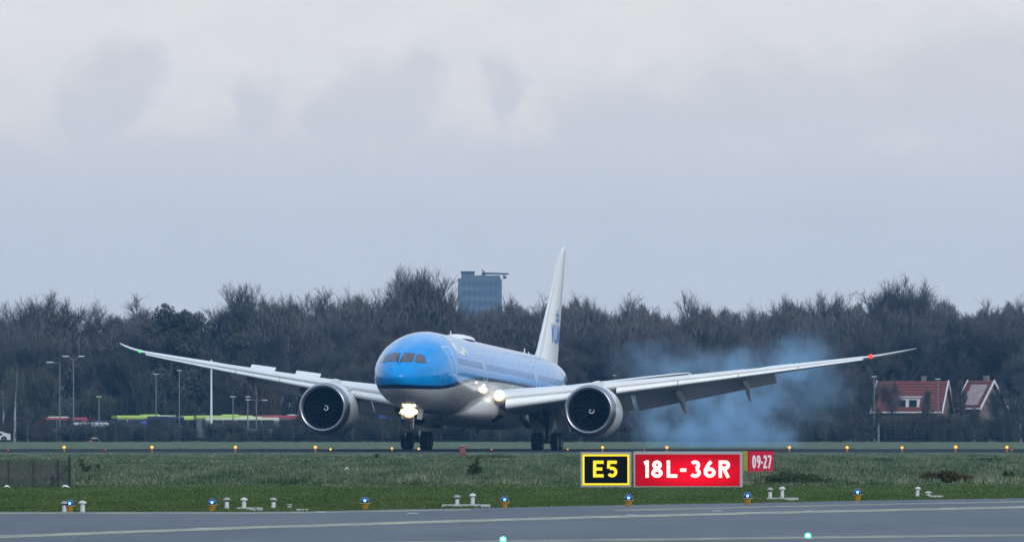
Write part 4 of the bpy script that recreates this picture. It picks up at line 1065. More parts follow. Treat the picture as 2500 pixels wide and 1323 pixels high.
def bare_tree_mesh(seed, H=16.0, spread=.55, upright=.5, depth=5, first=.22, twig_w=.026, name='bare'):
    """returns (trunk MB-mesh, crown mesh) of a leafless tree about H tall"""
    rng = random.Random(seed); trunk = MB(); segs = []; tw = []
    def rdir(): 
        v = Vector((rng.gauss(0,1), rng.gauss(0,1), rng.gauss(0,1))); return v.normalized()
    def grow(p, d, ln, r, lev):
        n = 2; q = p.copy(); pts = [q.copy()]; dd = d.copy()
        for i in range(n):
            dd = (dd+rdir()*.13+Vector((0,0,.07*upright))).normalized(); q = q+dd*ln/n; pts.append(q.copy())
        if lev == 0: trunk.tube(pts, [r, r*.8, r*.62], 7, False)
        else:
            for i in range(n): segs.append((pts[i], pts[i+1], r*(1-.35*i/n), r*(1-.35*(i+1)/n)))
        if lev >= depth:
            for k in range(11):
                t = rng.random(); b = pts[0].lerp(pts[-1], t); td = (dd*.6+rdir()*.75+Vector((0,0,.45*upright))).normalized()
                tw.append((b, td, rng.uniform(.45,1.05)*H/16))
            return
        kids = (5 if lev == 0 else 4 if lev < 2 else 3 if lev < 4 else 2)
        for k in range(kids):
            t = rng.uniform(.35,1.0) if lev else rng.uniform(.3,1.0); b = pts[0].lerp(pts[-1], t) if t < .5 else pts[1].lerp(pts[-1], (t-.5)*2)
            side = rdir(); side = (side-dd*side.dot(dd)); side = side.normalized() if side.length > .01 else rdir()
            nd = (dd*(.75)+side*spread*rng.uniform(.7,1.4)+Vector((0,0,upright*.35))).normalized()
            grow(b, nd, ln*rng.uniform(.58,.82), r*.52, lev+1)
        grow(pts[-1], (dd+rdir()*.2).normalized(), ln*.72, r*.6, lev+1)
    grow(Vector((0,0,-.3)), Vector((0,0,1)), H*first*1.6, H*.017, 0)
    V = []
    for a, b, r0, r1 in segs:
        d = (b-a).normalized(); s1 = d.orthogonal().normalized(); s2 = d.cross(s1)
        r0 = max(r0*.8, .013); r1 = max(r1*.8, .010)
        for s in (s1, s2): V.append([a-s*r0, a+s*r0, b+s*r1, b-s*r1])
    for b, d, ln in tw:
        s = d.orthogonal(); s.rotate(Matrix.Rotation(rng.uniform(0,6.28), 3, d)); s = s.normalized()*twig_w/2; m_ = b+d*ln*.5+rdir()*ln*.1
        V.append([b-s, b+s, m_+s*.8, m_-s*.8]); V.append([m_-s*.8, m_+s*.8, b+d*ln+s*.25, b+d*ln-s*.25])
    Q = np.array([[tuple(p) for p in q] for q in V]); top = Q[:,:,2].max(); k = H/top
    Q[:,:,:] *= k
    trunk.v = [(x*k, y*k, z*k) for x, y, z in trunk.v]
    wid = np.percentile(np.abs(Q[:,:,0]), 97)
    me = np_mesh(name+'_crown', Q.reshape(-1,3), np.arange(len(Q)*4).reshape(-1,4), M_BARK)
    return trunk.mesh(name+'_trunk', M_TRUNK, True), me, wid
TREES = [bare_tree_mesh(100+i, 16, sp, up, 5, fi) for i, (sp, up, fi) in enumerate(((.48,.85,.20),(.42,1.0,.18),(.52,.8,.20),(.38,1.15,.17),(.50,.9,.16),(.44,.95,.20),(.55,.75,.18)))]

def tree_thing(name, x, Y, H, k, label, group, wid=1.0, rz=0.0, meshes=None, cat='tree', crown_m=None):
    tr, cr, w = (meshes or TREES)[k % len(meshes or TREES)]
    o = empty(name, (x, Y, 0), rz); s = H/16.0; o.scale = (s*wid, s*wid, s); tag(o, label, cat, group)
    for nm, me in (('trunk', tr), ('crown', cr)):
        c = bpy.data.objects.new(nm, me); COL.objects.link(c); c.parent = o
    return o
TOP = [(-150,712),(0,718),(60,716),(120,704),(180,735),(240,752),(270,742),(330,712),(380,735),(410,745),(440,752),(480,757),(520,766),(545,705),(600,681),(650,688),(700,692),(800,688),(880,677),(930,668),(960,648),(1000,634),(1050,645),(1090,662),(1110,690),(1125,712),(1160,697),(1220,688),(1260,682),(1300,682),(1400,688),(1450,688),(1500,702),(1560,698),(1600,702),(1650,717),(1700,722),(1725,698),(1760,703),(1800,707),(1900,702),(2000,692),(2050,690),(2130,698),(2165,676),(2210,666),(2260,680),(2300,688),(2400,692),(2460,697),(2520,700),(2650,700)]
def top_low(px, Y, w=50): return min(top_h(px+d, Y) for d in (-w, -w/2, 0, w/2, w))
def top_h(px, Y): return CH+(HZ-float(np.interp(px, [t[0] for t in TOP], [t[1] for t in TOP])))/F*Y
R = random.Random(5)
# skyline crowns one can point at
named = [(118,940,'bare round-crowned tree on the skyline above the double lamp post',2,1.15),(20,945,'bare fine-twigged tree on the skyline at the left edge',0,1.1),(325,942,'broad bare tree on the skyline left of the gap in the wood',4,1.35),(600,936,'bare fan-shaped tree on the skyline right of the gap in the wood',1,1.1),(985,938,'tallest bare tree on the skyline behind the cockpit',3,1.0),(1035,944,'second tallest bare tree, right half of the high crown left of the tower block',1,1.0),(1083,936,'bare tree at the right end of the high crown beside the tower block',0,.8),(2208,940,'bare round-crowned tree standing highest on the skyline at right',2,1.05),(2168,945,'bare slim tree left of the highest crown at right',3,.8),(1728,944,'bare tree rising from the dip in the wood right of the tail',5,.8)]
for px, Y, lab, k, wd in named:
    tree_thing('bare_tree', (px-1250)/F*Y, Y, top_h(px, Y)+.2, k, lab, 'skyline trees', wd, R.uniform(0,6.28))
# rows of the wood
for row, (Y0, k0, step, jit) in enumerate(((898,.55,118,40),(912,.72,112,36),(926,.84,96,30),(940,.95,84,26),(956,1.0,78,24))):
    px = -120+row*23
    while px < 2640:
        p = px+R.uniform(-jit, jit); Y = Y0+R.uniform(-6,6); H = top_low(p, Y)*k0*R.uniform(.90,1.02)
        if row < 2 and (2110 < p < 2480 or 60 < p < 760) : H *= .0
        if H > 3:
            lab = ('leafless tree in the front of the wood, below the skyline','leafless tree in the second row of the wood','leafless tree in the middle of the wood','leafless tree whose twigs form the wood skyline','leafless tree at the back of the wood skyline')[row]
            tree_thing('bare_tree', (p-1250)/F*Y, Y, H, R.randrange(7), lab, lab.replace('leafless tree', 'leafless trees'), R.uniform(.8,1.15), R.uniform(0,6.28))
        px += step
for px, Y, H, k, wd, lab in ((2172,880,7.5,0,.55,'slender bare tree in front of the left end of the larger house'),(2262,878,6.2,3,.5,'slender bare tree in front of the dormer of the larger house'),(2345,880,7.0,1,.55,'slender bare tree between the two red-roofed houses'),(2432,878,6.6,4,.6,'slender bare tree in front of the smaller house'),(2110,882,8.5,5,.7,'bare tree left of the larger red-roofed house')):
    tree_thing('bare_tree', (px-1250)/F*Y, Y, H, k, lab, 'small trees before the houses', wd, R.uniform(0,6.28))
# dark evergreens in the skyline
def evergreen_mesh(seed, conic):
    rng = np.random.default_rng(seed); Q = []
    for i in range(26):
        t = rng.random(); z = 2.5+13*t; r = (3.4*(1-t)+.5 if conic else 3.6*math.sqrt(max(.05, 1-(2*t-.9)**2*.8))); a = rng.uniform(0,6.28); q = rng.uniform(.2,.8)*r
        Q.append(twig_cloud(rng, 230, (q*math.cos(a), q*math.sin(a), z), (1.2,1.2,.9), .16, .1, (.2,.5)))
    Q = np.concatenate(Q); Q[:,:,2] *= 16/Q[:,:,2].max()
    return MB().tube([(0,0,-.3),(0,0,8),(0,0,14)], [.3,.2,.05], 7).mesh('evergreen_trunk', M_TRUNK, True), np_mesh('evergreen_crown', Q.reshape(-1,3), np.arange(len(Q)*4).reshape(-1,4), M_EVER), 3.5
EV = [evergreen_mesh(1, False), evergreen_mesh(2, True), evergreen_mesh(3, False)]
for px, py, k, wd, lab in ((418,738,0,1.1,'dark evergreen standing left of the gap in the skyline'),(490,757,2,.8,'small dark evergreen in the gap of the skyline'),(588,742,1,.9,'dark pointed evergreen in front of the fan-shaped tree'),(455,752,0,.8,'dark evergreen just left of the smallest one in the gap')):
    Y = 922; tree_thing('evergreen_tree', (px-1250)/F*Y, Y, CH+(HZ-py)/F*Y, k, lab, 'evergreens in the wood', wd, R.uniform(0,6), EV)
# the wood behind as one mass of twigs
rng = np.random.default_rng(9); Q = []
NQ = 300000
px = np.where(np.arange(NQ) < 215000, rng.uniform(-160, 2660, NQ), np.where(rng.random(NQ) < .5, rng.uniform(-1600, -160, NQ), rng.uniform(2660, 4100, NQ))); Y = rng.uniform(925, 985, NQ)
tp = np.interp(px, [t[0] for t in TOP], [t[1] for t in TOP])
wob = 14*np.sin(px*.035)+10*np.sin(px*.083+1)+7*np.sin(px*.19+2)
Hm = (CH+(HZ-tp-72-wob)/F*Y); Hm = np.where((px > 1105) & (px < 1250), Hm-.6, Hm)
z = Hm*(rng.random(NQ)**.8)
P = np.stack([(px-1250)/F*Y, Y, z], 1)
d = rng.normal(size=(NQ,3))*np.array([.55,.55,.5]); d[:,2] = np.abs(d[:,2])+.55; d /= np.linalg.norm(d, axis=1)[:,None]
sd = np.cross(d, rng.normal(size=(NQ,3))); sd /= np.linalg.norm(sd, axis=1)[:,None]
ln = rng.uniform(.5,1.5,NQ)[:,None]; w = sd*rng.uniform(.04,.11,NQ)[:,None]/2
Q = np.stack([P-w-d*ln/2, P+w-d*ln/2, P+w*.4+d*ln/2, P-w*.4+d*ln/2], 1)
o = quads_obj('woodland_mass', Q, M_WOOD); tag(o, 'dense dark mass of bare undergrowth and trunks deep in the wood', 'wood', kind='stuff')
# brush along the wood edge
def brush_mesh(seed):
    rng = np.random.default_rng(seed); Q = []
    for i in range(9):
        Q.append(twig_cloud(rng, 480, (rng.uniform(-1.3,1.3), rng.uniform(-1,1), rng.uniform(.5,2.0)), (rng.uniform(.6,1.1),.8,rng.uniform(.5,.95)), .036, 1.1, (.2,.6)))
    Q = np.concatenate(Q); Q[:,:,2] = np.maximum(Q[:,:,2], 0); Q[:,:,2] *= 3/Q[:,:,2].max()
    return MB().tube([(0,0,-.1),(.1,0,1),(.3,0,2)], [.07,.05,.02], 5).tube([(.2,0,-.1),(-.3,0,1),(-.6,0,1.9)], [.06,.04,.02], 5).mesh('brush_stem', M_TRUNK), np_mesh('brush_crown', Q.reshape(-1,3), np.arange(len(Q)*4).reshape(-1,4), M_BRUSH), 2
BR = [brush_mesh(i) for i in range(6)]
def brush(px, Y, H, k, wd, lab, grp):
    tr, cr, _ = BR[k % 6]; o = empty('shrub', ((px-1250)/F*Y, Y, 0), R.uniform(0,6.28)); o.scale = (H/3*wd, H/3*wd, H/3); tag(o, lab, 'shrub', grp)
    for nm, me in (('stem', tr), ('foliage', cr)):
        c = bpy.data.objects.new(nm, me); COL.objects.link(c); c.parent = o
px = -60
while px < 2580:
    left = px < 780
    brush(px+R.uniform(-15,15), R.uniform(862,872), R.uniform(1.9,2.5) if left else R.uniform(2.2,3.6), R.randrange(6), R.uniform(1.0,1.5), 'low brown shrub in the hedge in front of the parked buses' if left else 'brown shrub in the hedge at the foot of the wood', 'shrubs of the hedge before the buses' if left else 'shrubs of the hedge along the wood')
    px += 44
px = -60
while px < 2600:
    if not 150 < px < 740:
        brush(px+R.uniform(-20,20), R.uniform(884,896), R.uniform(3.5,6.5) if not 2090 < px < 2480 else R.uniform(2.5,3.4), R.randrange(6), R.uniform(.8,1.2), 'tall brown thicket behind the hedge' , 'tall thickets at the wood edge')
    px += 62
px = -40
while px < 2600:
    brush(px+R.uniform(-20,20), R.uniform(904,916), R.uniform(5,9) if not 2090 < px < 2480 else R.uniform(3,4), R.randrange(6), R.uniform(.7,1.0), 'high grey brown thicket deep in the wood edge', 'high thickets in the wood')
    px += 70
for px, H in ((396,4.6),(412,4.2),(428,4.8)): brush(px, 925, H, R.randrange(6), .75, 'brown thicket hiding the pale gabled house', 'thickets before the pale gable')
# pale birches at the left and right ends
def birch(px, py_top, Y, lab, seed, lean=0.0):
    p = at(px, HZ, Y); H = CH+(HZ-py_top)/F*Y; rr = random.Random(seed); o = empty('birch_tree', (p.x, Y, 0)); tag(o, lab, 'tree', 'pale birches at the wood edge')
    pts = [(lean*t*t+rr.uniform(-.08,.08)*t, 0, H*t-.2*(1-t)) for t in [i/7 for i in range(8)]]
    MB().tube(pts, [.15*(1-.75*i/7) for i in range(8)], 8).build('trunk', M_BIRCH, o, True)
    rng = np.random.default_rng(seed); Q = [twig_cloud(rng, 420, (lean*.6, 0, H*.80), (H*.13, H*.13, H*.28), .03, .7, (.3,1.0))]
    mb = quads_obj('crown', np.concatenate(Q), M_BRUSH, o)
birch(36,910,866,'tall pale birch second from the left edge',1,.25)
birch(9,955,872,'pale birch at the left edge above the white car',2,-.1)
birch(68,1000,868,'thin pale birch third from the left edge',3)
birch(105,1020,868,'short pale birch fourth from the left edge',4)
birch(168,1022,868,'thin leaning pale birch under the double street lamp',5,.25)
birch(2492,985,866,'pale birch at the right edge of the picture',6,-.25)
birch(2145,1000,868,'thin pale birch left of the red-roofed house',7)
birch(2378,1000,868,'thin pale birch between the two red-roofed houses',8)

# ------------------------------------------------------------------ street lamps
M_POLE = mat('lamp_pole', (.12,.145,.16), .6)
M_HEAD = mat('lamp_head', (.40,.45,.47), .5)
def street_lamp(px, py, Y, kind, lab, armpx=0, rz=0.0, pw=.055):
    p = at(px, py, Y); H = p.z; s = F/Y; o = empty('street_lamp', (p.x, Y, 0)); tag(o, lab, 'street lamp', 'street lamps behind the runway')
    MB().tube([(0,0,-.1),(0,0,H*.5),(0,0,H-(.35 if kind == 'Y' else 0))], [pw*1.4,pw*1.15,pw], 8).build('pole', M_POLE, o, True)
    def head(x, z, l=.55, t=.12):
        MB().loft([[(x+l*(-.5+i), yy*.12, z+zz*t*.5) for yy, zz in ((-1,-.6),(1,-.6),(.8,.6),(-.8,.6))] for i in (0,.15,.85,1)]).build('lamp_head', M_HEAD, o, True)
    if kind == 'L':
        MB().tube([(0,0,H),(armpx/s,0,H+.12)], pw*.7, 6).build('arm', M_POLE, o); head(armpx/s, H+.13, .7, .2)
    elif kind == 'Y':
        for d in (-1, 1):
            MB().tube([(0,0,H-.4),(d*.35,0,H-.12),(d*.8,0,H+.02)], pw*.6, 6).build('arm', M_POLE, o, True); head(d*.85, H+.02, .62, .2)
    elif kind == 'T':
        MB().tube([(-.85,0,H),(.85,0,H)], pw*.6, 6).build('arm', M_POLE, o); head(-.9, H+.02, .55, .13); head(.9, H-.02, .55, .13)
    elif kind == 'S': head(0, H, .55, .13)
street_lamp(146,887,884,'L','single-armed street lamp left of the double one',-24)
street_lamp(179.5,870,880,'Y','double-armed street lamp with two pale heads, tallest at left',pw=.06)
street_lamp(242,968,876,'S','short street lamp right of the double-armed one')
street_lamp(381,913,890,'S','faint street lamp under the left wing tip, left of the pale gable')
street_lamp(438,904,892,'S','faint street lamp under the left wing, right of the pale gable')
street_lamp(569,968,876,'S','short street lamp over the buses, right of the white mast')
street_lamp(626,976,878,'T','T-shaped street lamp over the buses, nearest the right engine')
street_lamp(605,968,886,'S','faint street lamp just behind the T-shaped one')
street_lamp(2134,919,880,'S','street lamp left of the red-roofed house')
street_lamp(2290,925,872,'S','street lamp in front of the red roof of the larger house')
street_lamp(1502,916,900,'S','faint street lamp behind the tail smoke')
p = at(516, 905, 874); o = empty('white_mast', (p.x, 874, 0)); tag(o, 'tall plain white mast rising from the buses to the left wing', 'mast')
MB().tube([(0,0,-.1),(0,0,5),(0,0,p.z+1.2)], [.14,.11,.08], 10).build('pole', mat('white_mast_paint', (.62,.66,.70), .5), o, True)
MB().lathe([(.2,0),(.2,.12),(.12,.16)], 10).build('base_plate', M_POLE, o)

# ------------------------------------------------------------------ buses and cars
M_BGLASS = mat('vehicle_glass', (.02,.024,.03), .15, spec=.7)
M_WHEELK = mat('vehicle_tyre', (.015,.015,.016), .8)
PAL = {'lime': (.34,.50,.07), 'red': (.30,.025,.06), 'blue': (.02,.06,.26), 'darkblue': (.02,.03,.10), 'pale': (.45,.52,.36), 'pink': (.42,.22,.30), 'white': (.55,.57,.6), 'grey': (.10,.11,.12)}
def vpaint(c): return mat('vehicle_paint_'+c, PAL[c], .5, noise=((.6,.6,1.2),4,tuple(v*.8 for v in PAL[c]),.35,.7))
def bus(px, Y, rz, body, roof, L, label, H=2.95):
    p = at(px, HZ, Y); o = empty('parked_bus', (p.x, Y, 0), math.radians(rz)); tag(o, label, 'bus', 'buses parked behind the runway')
    W = 2.5; H = H*.94
    def sec(x, inset=0): return [(x, -W/2+inset, .35), (x, W/2-inset, .35), (x, W/2-inset, H-.34), (x, -W/2+inset, H-.34)]
    MB().loft([sec(-L/2), sec(L/2)]).build('body', vpaint(body), o)
    def rs(x, k): return [(x, -W/2*k, H-.34), (x, W/2*k, H-.34), (x, W/2*k, H-.15), (x, W/2*k-.2, H), (x, -W/2*k+.2, H), (x, -W/2*k, H-.15)]
    MB().loft([rs(-L/2-.003, .99), rs(-L/2+.2, 1.004), rs(L/2-.2, 1.004), rs(L/2+.003, .99)]).build('roof', vpaint(roof), o)
    MB().box((L*.12,0,H+.05),(L*.3,W*.6,.12), taper=.9).build('roof_unit', vpaint('pale' if roof != 'lime' else 'lime'), o)
    n = int(L/1.5)
    for s in (-1, 1):
        for i in range(n):
            x = -L/2+.55+(L-1.1)*(i+.5)/n; MB().box((x, s*(W/2+.004), 1.85), ((L-1.1)/n-.10, .03, .95)).build('window', M_BGLASS, o)
        for x in (-L*.27, L*.33): MB().lathe([(.05,-.14),(.46,-.14),(.48,-.1),(.48,.1),(.46,.14),(.05,.14)], 16, 'y', (x, s*(W/2-.12), .48)).build('wheel', M_WHEELK, o, True)
    for s in (-1, 1): MB().box((s*(L/2+.012), 0, 1.75), (.03, W-.3, 1.35)).build('windscreen' if s < 0 else 'rear_window', M_BGLASS, o)
    for y in (-.9, .9): MB().box((-L/2-.012, y, .7), (.03, .3, .18)).build('headlight', M_HEAD, o)
    MB().box((0,0,.28),(L*.9,W*.9,.2)).build('underframe', M_WHEELK, o)
bus(350,900,18,'grey','lime',6.6,'lime-roofed bus, leftmost of the bright roofs under the left wing',3.0)
bus(292,884,8,'darkblue','blue',5.6,'blue bus parked in front of the leftmost lime roof',2.35)
bus(404,892,82,'darkblue','darkblue',9,'dark blue bus seen end-on between the first two lime roofs',2.9)
bus(446,905,30,'grey','lime',6.0,'lime-roofed bus, second bright roof from the left',2.85)
bus(484,912,35,'red','red',6.4,'red bus behind the second lime roof',3.1)
bus(545,898,10,'grey','lime',6.2,'lime-roofed bus below the white mast',3.0)
bus(590,892,6,'grey','pale',8.0,'pale-roofed bus right of the white mast',2.75)
bus(640,902,14,'grey','red',7.0,'red-roofed bus below the T-shaped street lamp',2.9)
bus(706,894,8,'grey','red',7.0,'red-roofed bus nearest the right engine',3.0)
bus(735,908,30,'blue','lime',6.0,'lime-roofed bus partly hidden by the right engine',3.0)
bus(122,890,6,'grey','red',8.0,'dull red-roofed bus left of the white van',2.75)
bus(1215,886,6,'red','red',5.6,'red bus seen beneath the belly between the main wheels',1.95)
bus(1318,886,20,'red','red',3.0,'red bus partly hidden behind the left main wheels',2.2)
bus(962,886,84,'blue','blue',7,'deep blue bus seen beneath the nose left of the nose wheel',3.3)
bus(1070,900,10,'grey','lime',6,'lime-roofed bus seen just behind the nose wheel brace',2.4)
def van(px, Y, rz, c, L, H, label, name, cat):
    p = at(px, HZ, Y); o = empty(name, (p.x, Y, 0), math.radians(rz)); tag(o, label, cat)
    W = 1.9 if H > 1.7 else 1.75
    if H > 1.7: prof = [(-L/2,.3),(L/2,.3),(L/2,H-.05),(L/2-.1,H),(-L/2+1.0,H),(-L/2+.35,1.25),(-L/2,1.05)]
    else: prof = [(-L/2,.25),(L/2,.25),(L/2,.85),(L/2-.5,.95),(L/2-1.0,H),(-L/2+1.7,H),(-L/2+1.0,.92),(-L/2,.78)]
    MB().loft([[(x, s*W/2, z) for x, z in prof] for s in (-1, 1)]).build('body', vpaint(c), o)
    for s in (-1, 1):
        MB().box((-L*.12 if H > 1.7 else .1, s*(W/2+.004), H*.74), (L*.42, .03, H*.24)).build('side_window', M_BGLASS, o)
        for x in (-L*.3, L*.3): MB().lathe([(.05,-.1),(.31,-.1),(.33,-.06),(.33,.06),(.31,.1),(.05,.1)], 14, 'y', (x, s*(W/2-.08), .32)).build('wheel', M_WHEELK, o, True)
    MB().box((L/2+.006,0,H*.7),(.02,W*.8,H*.25)).build('rear_window', M_BGLASS, o)
    for y in (-.6, .6): MB().box((-L/2-.008, y, .65), (.02, .3, .15)).build('headlight', M_HEAD, o)
van(210,880,14,'white',4.6,2.05,'white van left of the blue bus','parked_van','van')
van(-14,852,3,'white',3.4,1.12,'white car at the left edge on the far grass','white_car','car')
# pale tilted board near the second lime bus
p = at(434, 1050, 882); o = empty('leaning_panel', (p.x, 882, 0)); tag(o, 'pale blue tilted panel standing between the bus fronts', 'panel')
MB().loft([[(-.55,0,.35),(.10,0,.6),(.45,0,1.75),(.0,0,1.65)], [(-.55,.06,.35),(.10,.06,.6),(.45,.06,1.75),(.0,.06,1.65)]]).build('sheet', mat('pale_blue_sheet', (.22,.33,.40), .5), o)
MB().tube([(0,.08,-.05),(.05,.08,.8)], .03, 6).build('post', M_POLE, o)

# ------------------------------------------------------------------ perimeter fence
pf = empty('perimeter_fence', (0, 858, 0)); tag(pf, 'faint grey wire fence on thin posts in front of the hedge', 'fence')
pm = MB().box((0,0,.85),(.05,.05,1.75)).mesh('post', M_STRUT)
for i in range(38):
    o = bpy.data.objects.new('post', pm); COL.objects.link(o); o.parent = pf; o.location = (-57+3.1*i, 0, 0)
for z in (.15,.55,.95,1.35,1.68):
    MB().tube([(-60,0,z),(60,0,z)], .012, 4).build('wire', M_WIRE, pf)
# ------------------------------------------------------------------ houses
M_TILE = mat('red_roof_tile', (.17,.040,.030), .8, noise=((.8,.8,1.5),5,(.09,.026,.024),.3,.7))
M_WALL = mat('house_wall', (.16,.12,.11), .85)
M_TRIM = mat('white_bargeboard', (.58,.58,.60), .6)
def house(px, Y, base, ridge, length, depth, rz, lab, dormer=True, skylight=False):
    p = at(px, HZ, Y); o = empty('red_roofed_house', (p.x, Y, 0), math.radians(rz)); tag(o, lab, 'house', 'houses at the wood edge')
    L, D = length/2, depth/2
    MB().loft([[(-L+.3,-D+.4,0),(-L+.3,D-.4,0),(-L+.3,D-.4,base),(-L+.3,0,ridge-.3),(-L+.3,-D+.4,base)], [(L-.3,-D+.4,0),(L-.3,D-.4,0),(L-.3,D-.4,base),(L-.3,0,ridge-.3),(L-.3,-D+.4,base)]]).build('wall', M_WALL, o)
    rf = MB()
    for s in (-1, 1):
        rf.loft([[(x, s*(D+.1), base-.25), (x, 0, ridge), (x, 0, ridge-.18), (x, s*(D+.1), base-.43)] for x in (-L, L)])
    roof = rf.build('roof', M_TILE, o)
    for x in (-L-.06, L+.06):
        for s in (-1, 1):
            MB().loft([[(x-.06, s*(D+.15), base-.5), (x-.06, 0, ridge-.22), (x-.06, 0, ridge+.10), (x-.06, s*(D+.15), base-.2)], [(x+.06, s*(D+.15), base-.5), (x+.06, 0, ridge-.22), (x+.06, 0, ridge+.10), (x+.06, s*(D+.15), base-.2)]]).build('bargeboard', M_TRIM, o)
    MB().box((0,-D-.16,base-.35),(length*.98,.12,.14)).build('gutter', M_TRIM, o)
    MB().box((L*.3,.3,ridge+.1),(.5,.5,.9)).build('chimney', M_WALL, roof)
    # roof tile courses, as raised laths
    for k in range(9):
        t = (k+.6)/9.5; y = -(D+.1)*(1-t); z = base-.25+(ridge-base+.25)*t
        MB().box((0,y,z+.03),(length*.985,.09,.035)).build('tile_course', M_TILE, roof)
    if dormer:
        dm = MB().box((0,-D*.62,base+.62),(2.6,1.5,1.25)).build('dormer', M_TRIM, o)
        MB().box((0,-D*.62-.05,base+1.32),(2.9,1.75,.12)).build('dormer_roof', M_TRIM, dm)
        for x in (-.62, .62): MB().box((x,-D*.62-.76,base+.62),(.85,.05,.75)).build('window', M_BGLASS, dm)
    if skylight:
        MB().loft([[(-.9,-D*.95+.0,base-.02),(1.2,-D*.95,base-.02),(1.2,-.45,ridge-.52),(-.9,-.45,ridge-.52)], [(-.9,-D*.95-.03,base+.08),(1.2,-D*.95-.03,base+.08),(1.2,-.48,ridge-.42),(-.9,-.48,ridge-.42)]]).build('solar_sheet', mat('pale_roof_sheet', (.30,.26,.28), .6, noise=((1.5,1.5,1.5),4,(.22,.12,.12),.35,.65)), roof)
    for x in (-L*.6, 0, L*.6): MB().box((x,-D+.38,1.4),(.9,.06,1.1)).build('window', M_BGLASS, o)
house(2228,893,3.5,CH+(HZ-930)/F*893,7.9,5.6,-16,'larger red-roofed house with white dormer and white gable boards')
house(2395,893,3.9,CH+(HZ-929)/F*893,3.4,5.0,-38,'smaller red-roofed house with pale sheet on its roof, near the right edge',False,True)
p = at(412, 930, 932); o = empty('pale_gable_house', (p.x, 932, 0)); tag(o, 'small pale gabled house half hidden in the wood above the buses', 'house')
MB().loft([[(-1.2,y,0),(1.2,y,0),(1.2,y,5.4),(.0,y,6.6),(-1.2,y,5.4)] for y in (0, 5)]).build('wall', mat('pale_wall', (.26,.26,.28), .8), o)
for s in (-1, 1): MB().loft([[(s*1.45,y,5.15),(0,y,6.62),(0,y,6.78),(s*1.45,y,5.32)] for y in (-.25,5.2)]).build('roof', M_STRUT, o)
MB().box((.0,-.03,4.7),(.5,.06,.8)).build('window', M_BGLASS, o)

# ------------------------------------------------------------------ tower block far behind
YT = 2600.0; sT = F/YT
p = at(1118, HZ, YT); o = empty('tower_block', (p.x, YT, 0)); tag(o, 'distant blue-grey tower block with a roof crane showing above the wood', 'tower block')
M_TW = mat('tower_concrete', (.10,.12,.155), .8, noise=((.05,.05,.3),4,(.125,.145,.18),.35,.65))
M_TWD = mat('tower_window', (.07,.09,.13), .3)
def tz(py): return CH+(HZ-py)/sT
W_ = (1225-1118)/sT; HT = tz(680)
MB().box((W_/2,9,HT/2),(W_,18,HT)).build('main_block', M_TW, o)
MB().box(((1126-1118)/sT+ (1158-1126)/sT/2,8,(HT+tz(664))/2),((1158-1126)/sT,12,tz(664)-HT)).build('plant_room', M_TW, o)
MB().box(((1126-1118)/sT+ (1158-1126)/sT/2,8,tz(663.5)),((1160-1125)/sT,13,.45)).build('parapet', M_TWD, o)
MB().box(((1158-1118)/sT+(1221-1158)/sT/2,8,(HT+tz(672))/2),((1221-1158)/sT,12,tz(672)-HT)).build('upper_storey', M_TW, o)
for r_ in range(9):
    z = HT-1.6-r_*3.1
    for c_ in range(7): MB().box((1.0+(W_-2)*(c_+.5)/7,-.02,z),((W_-2)/7-.5,.06,1.5)).build('window', M_TWD, o)
def tb(pts, r): return [((x-1118)/sT, 6, tz(y)) for x, y in pts], r
for pts, r in (([(1179,672),(1179,664)],.35),([(1176,657.5),(1184,665.5),(1242,667.5)],.22),([(1184,667.8),(1242,668.6)],.16),([(1230,672),(1230,668)],.2)):
    MB().tube(*tb(pts, r), 6).build('crane_boom', M_STRUT, o)
MB().box(((1181-1118)/sT,6,tz(668)),((1187-1176)/sT,1.5,.7)).build('crane_cab', M_STRUT, o)
MB().box(((1232-1118)/sT,6,tz(676)),((1236-1228)/sT,1.5,.9)).build('crane_weight', M_STRUT, o)

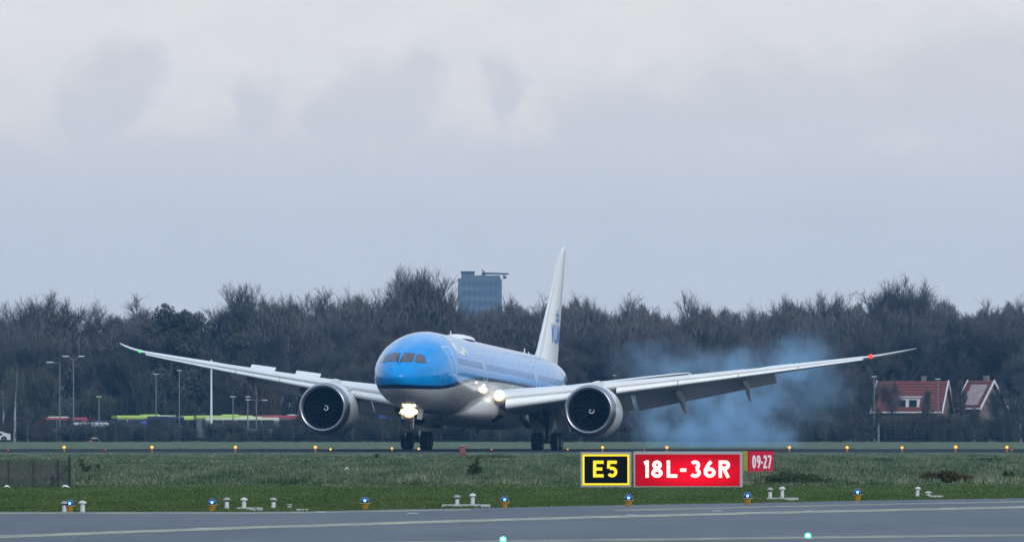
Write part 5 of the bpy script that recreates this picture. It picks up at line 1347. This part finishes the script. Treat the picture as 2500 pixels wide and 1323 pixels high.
# ------------------------------------------------------------------ tyre smoke and haze
def smoke():
    YS = 655.0; s = F/YS
    x0, x1, z1 = (1440-1250)/s, (2180-1250)/s, CH+(HZ-770)/s
    dz = 14.0
    me = MB().box(((x0+x1)/2, YS+dz/2, z1/2+.02), (x1-x0, dz, z1-.03))
    m = bpy.data.materials.new('tyre_smoke'); m.use_nodes = True; nt = m.node_tree; nt.nodes.clear(); L = nt.links
    out = nt.nodes.new('ShaderNodeOutputMaterial'); pv = nt.nodes.new('ShaderNodeVolumePrincipled'); L.new(pv.outputs[0], out.inputs['Volume'])
    pv.inputs['Color'].default_value = (.43,.67,.97,1); pv.inputs['Anisotropy'].default_value = 0.1
    tc = nt.nodes.new('ShaderNodeTexCoord')
    def vm(op, a, b):
        n = nt.nodes.new('ShaderNodeVectorMath'); n.operation = op
        for i, v in enumerate((a, b)):
            if v is None: continue
            if isinstance(v, tuple): n.inputs[i].default_value = v
            else: L.new(v, n.inputs[i])
        return n
    def mt(op, a, b=None, c=None):
        n = nt.nodes.new('ShaderNodeMath'); n.operation = op
        for i, v in enumerate((a, b, c)):
            if v is None: continue
            if isinstance(v, (int, float)): n.inputs[i].default_value = v
            else: L.new(v, n.inputs[i])
        return n.outputs[0]
    nz = nt.nodes.new('ShaderNodeTexNoise'); nz.inputs['Scale'].default_value = .20; nz.inputs['Detail'].default_value = 7; nz.inputs['Roughness'].default_value = .66
    L.new(tc.outputs['Object'], nz.inputs['Vector'])
    off = vm('MULTIPLY', vm('SUBTRACT', nz.outputs['Color'], (.5,.5,.5)).outputs[0], (8.5,6.0,7.0))
    P = vm('ADD', tc.outputs['Object'], off.outputs[0]).outputs[0]
    tot = None
    for (px, py, rx, ry, k) in ((1760,1080,170,55,1.25),(1690,1015,130,75,.95),(1800,1000,90,120,.95),(1850,930,120,80,.6),(1945,880,80,65,.75),(1650,890,140,50,.6),(1990,960,85,80,.32),(1560,985,60,55,.25),(1880,1060,50,70,.6)):
        c = ((px-1250)/s, YS+dz/2, CH+(HZ-py)/s)
        q = vm('DIVIDE', vm('SUBTRACT', P, c).outputs[0], (rx/s, dz*.42, ry/s))
        ln = nt.nodes.new('ShaderNodeVectorMath'); ln.operation = 'LENGTH'; L.new(q.outputs[0], ln.inputs[0])
        mr = nt.nodes.new('ShaderNodeMapRange'); mr.interpolation_type = 'SMOOTHSTEP'; mr.inputs[1].default_value = 1.45; mr.inputs[2].default_value = .0; mr.inputs[3].default_value = 0; mr.inputs[4].default_value = k
        L.new(ln.outputs['Value'], mr.inputs[0]); v = mr.outputs[0]
        tot = v if tot is None else mt('ADD', tot, v)
    n2 = nt.nodes.new('ShaderNodeTexNoise'); n2.inputs['Scale'].default_value = .5; n2.inputs['Detail'].default_value = 6; L.new(tc.outputs['Object'], n2.inputs['Vector'])
    mod = nt.nodes.new('ShaderNodeMapRange'); mod.inputs[1].default_value = .42; mod.inputs[2].default_value = .70; mod.inputs[3].default_value = .05; mod.inputs[4].default_value = 2.2; L.new(n2.outputs['Fac'], mod.inputs[0])
    den = mt('MULTIPLY', mt('MULTIPLY', tot, mod.outputs[0]), .18)
    L.new(den, pv.inputs['Density'])
    o = me.build('tyre_smoke', m); tag(o, 'blue-grey puff of tyre smoke hanging behind the left wing', 'smoke', kind='stuff')
smoke()
def haze():
    m = bpy.data.materials.new('haze'); m.use_nodes = True; nt = m.node_tree; nt.nodes.clear()
    out = nt.nodes.new('ShaderNodeOutputMaterial'); pv = nt.nodes.new('ShaderNodeVolumePrincipled'); nt.links.new(pv.outputs[0], out.inputs['Volume'])
    pv.inputs['Color'].default_value = (.16,.50,1.0,1); pv.inputs['Density'].default_value = .00010; pv.inputs['Anisotropy'].default_value = 0.0
    o = MB().box((0, 1270, 34.5), (1500, 2900, 73)).build('haze', m); tag(o, 'thin bluish evening haze over the whole airfield', 'haze', kind='stuff')
    o.location.z = 0
haze()
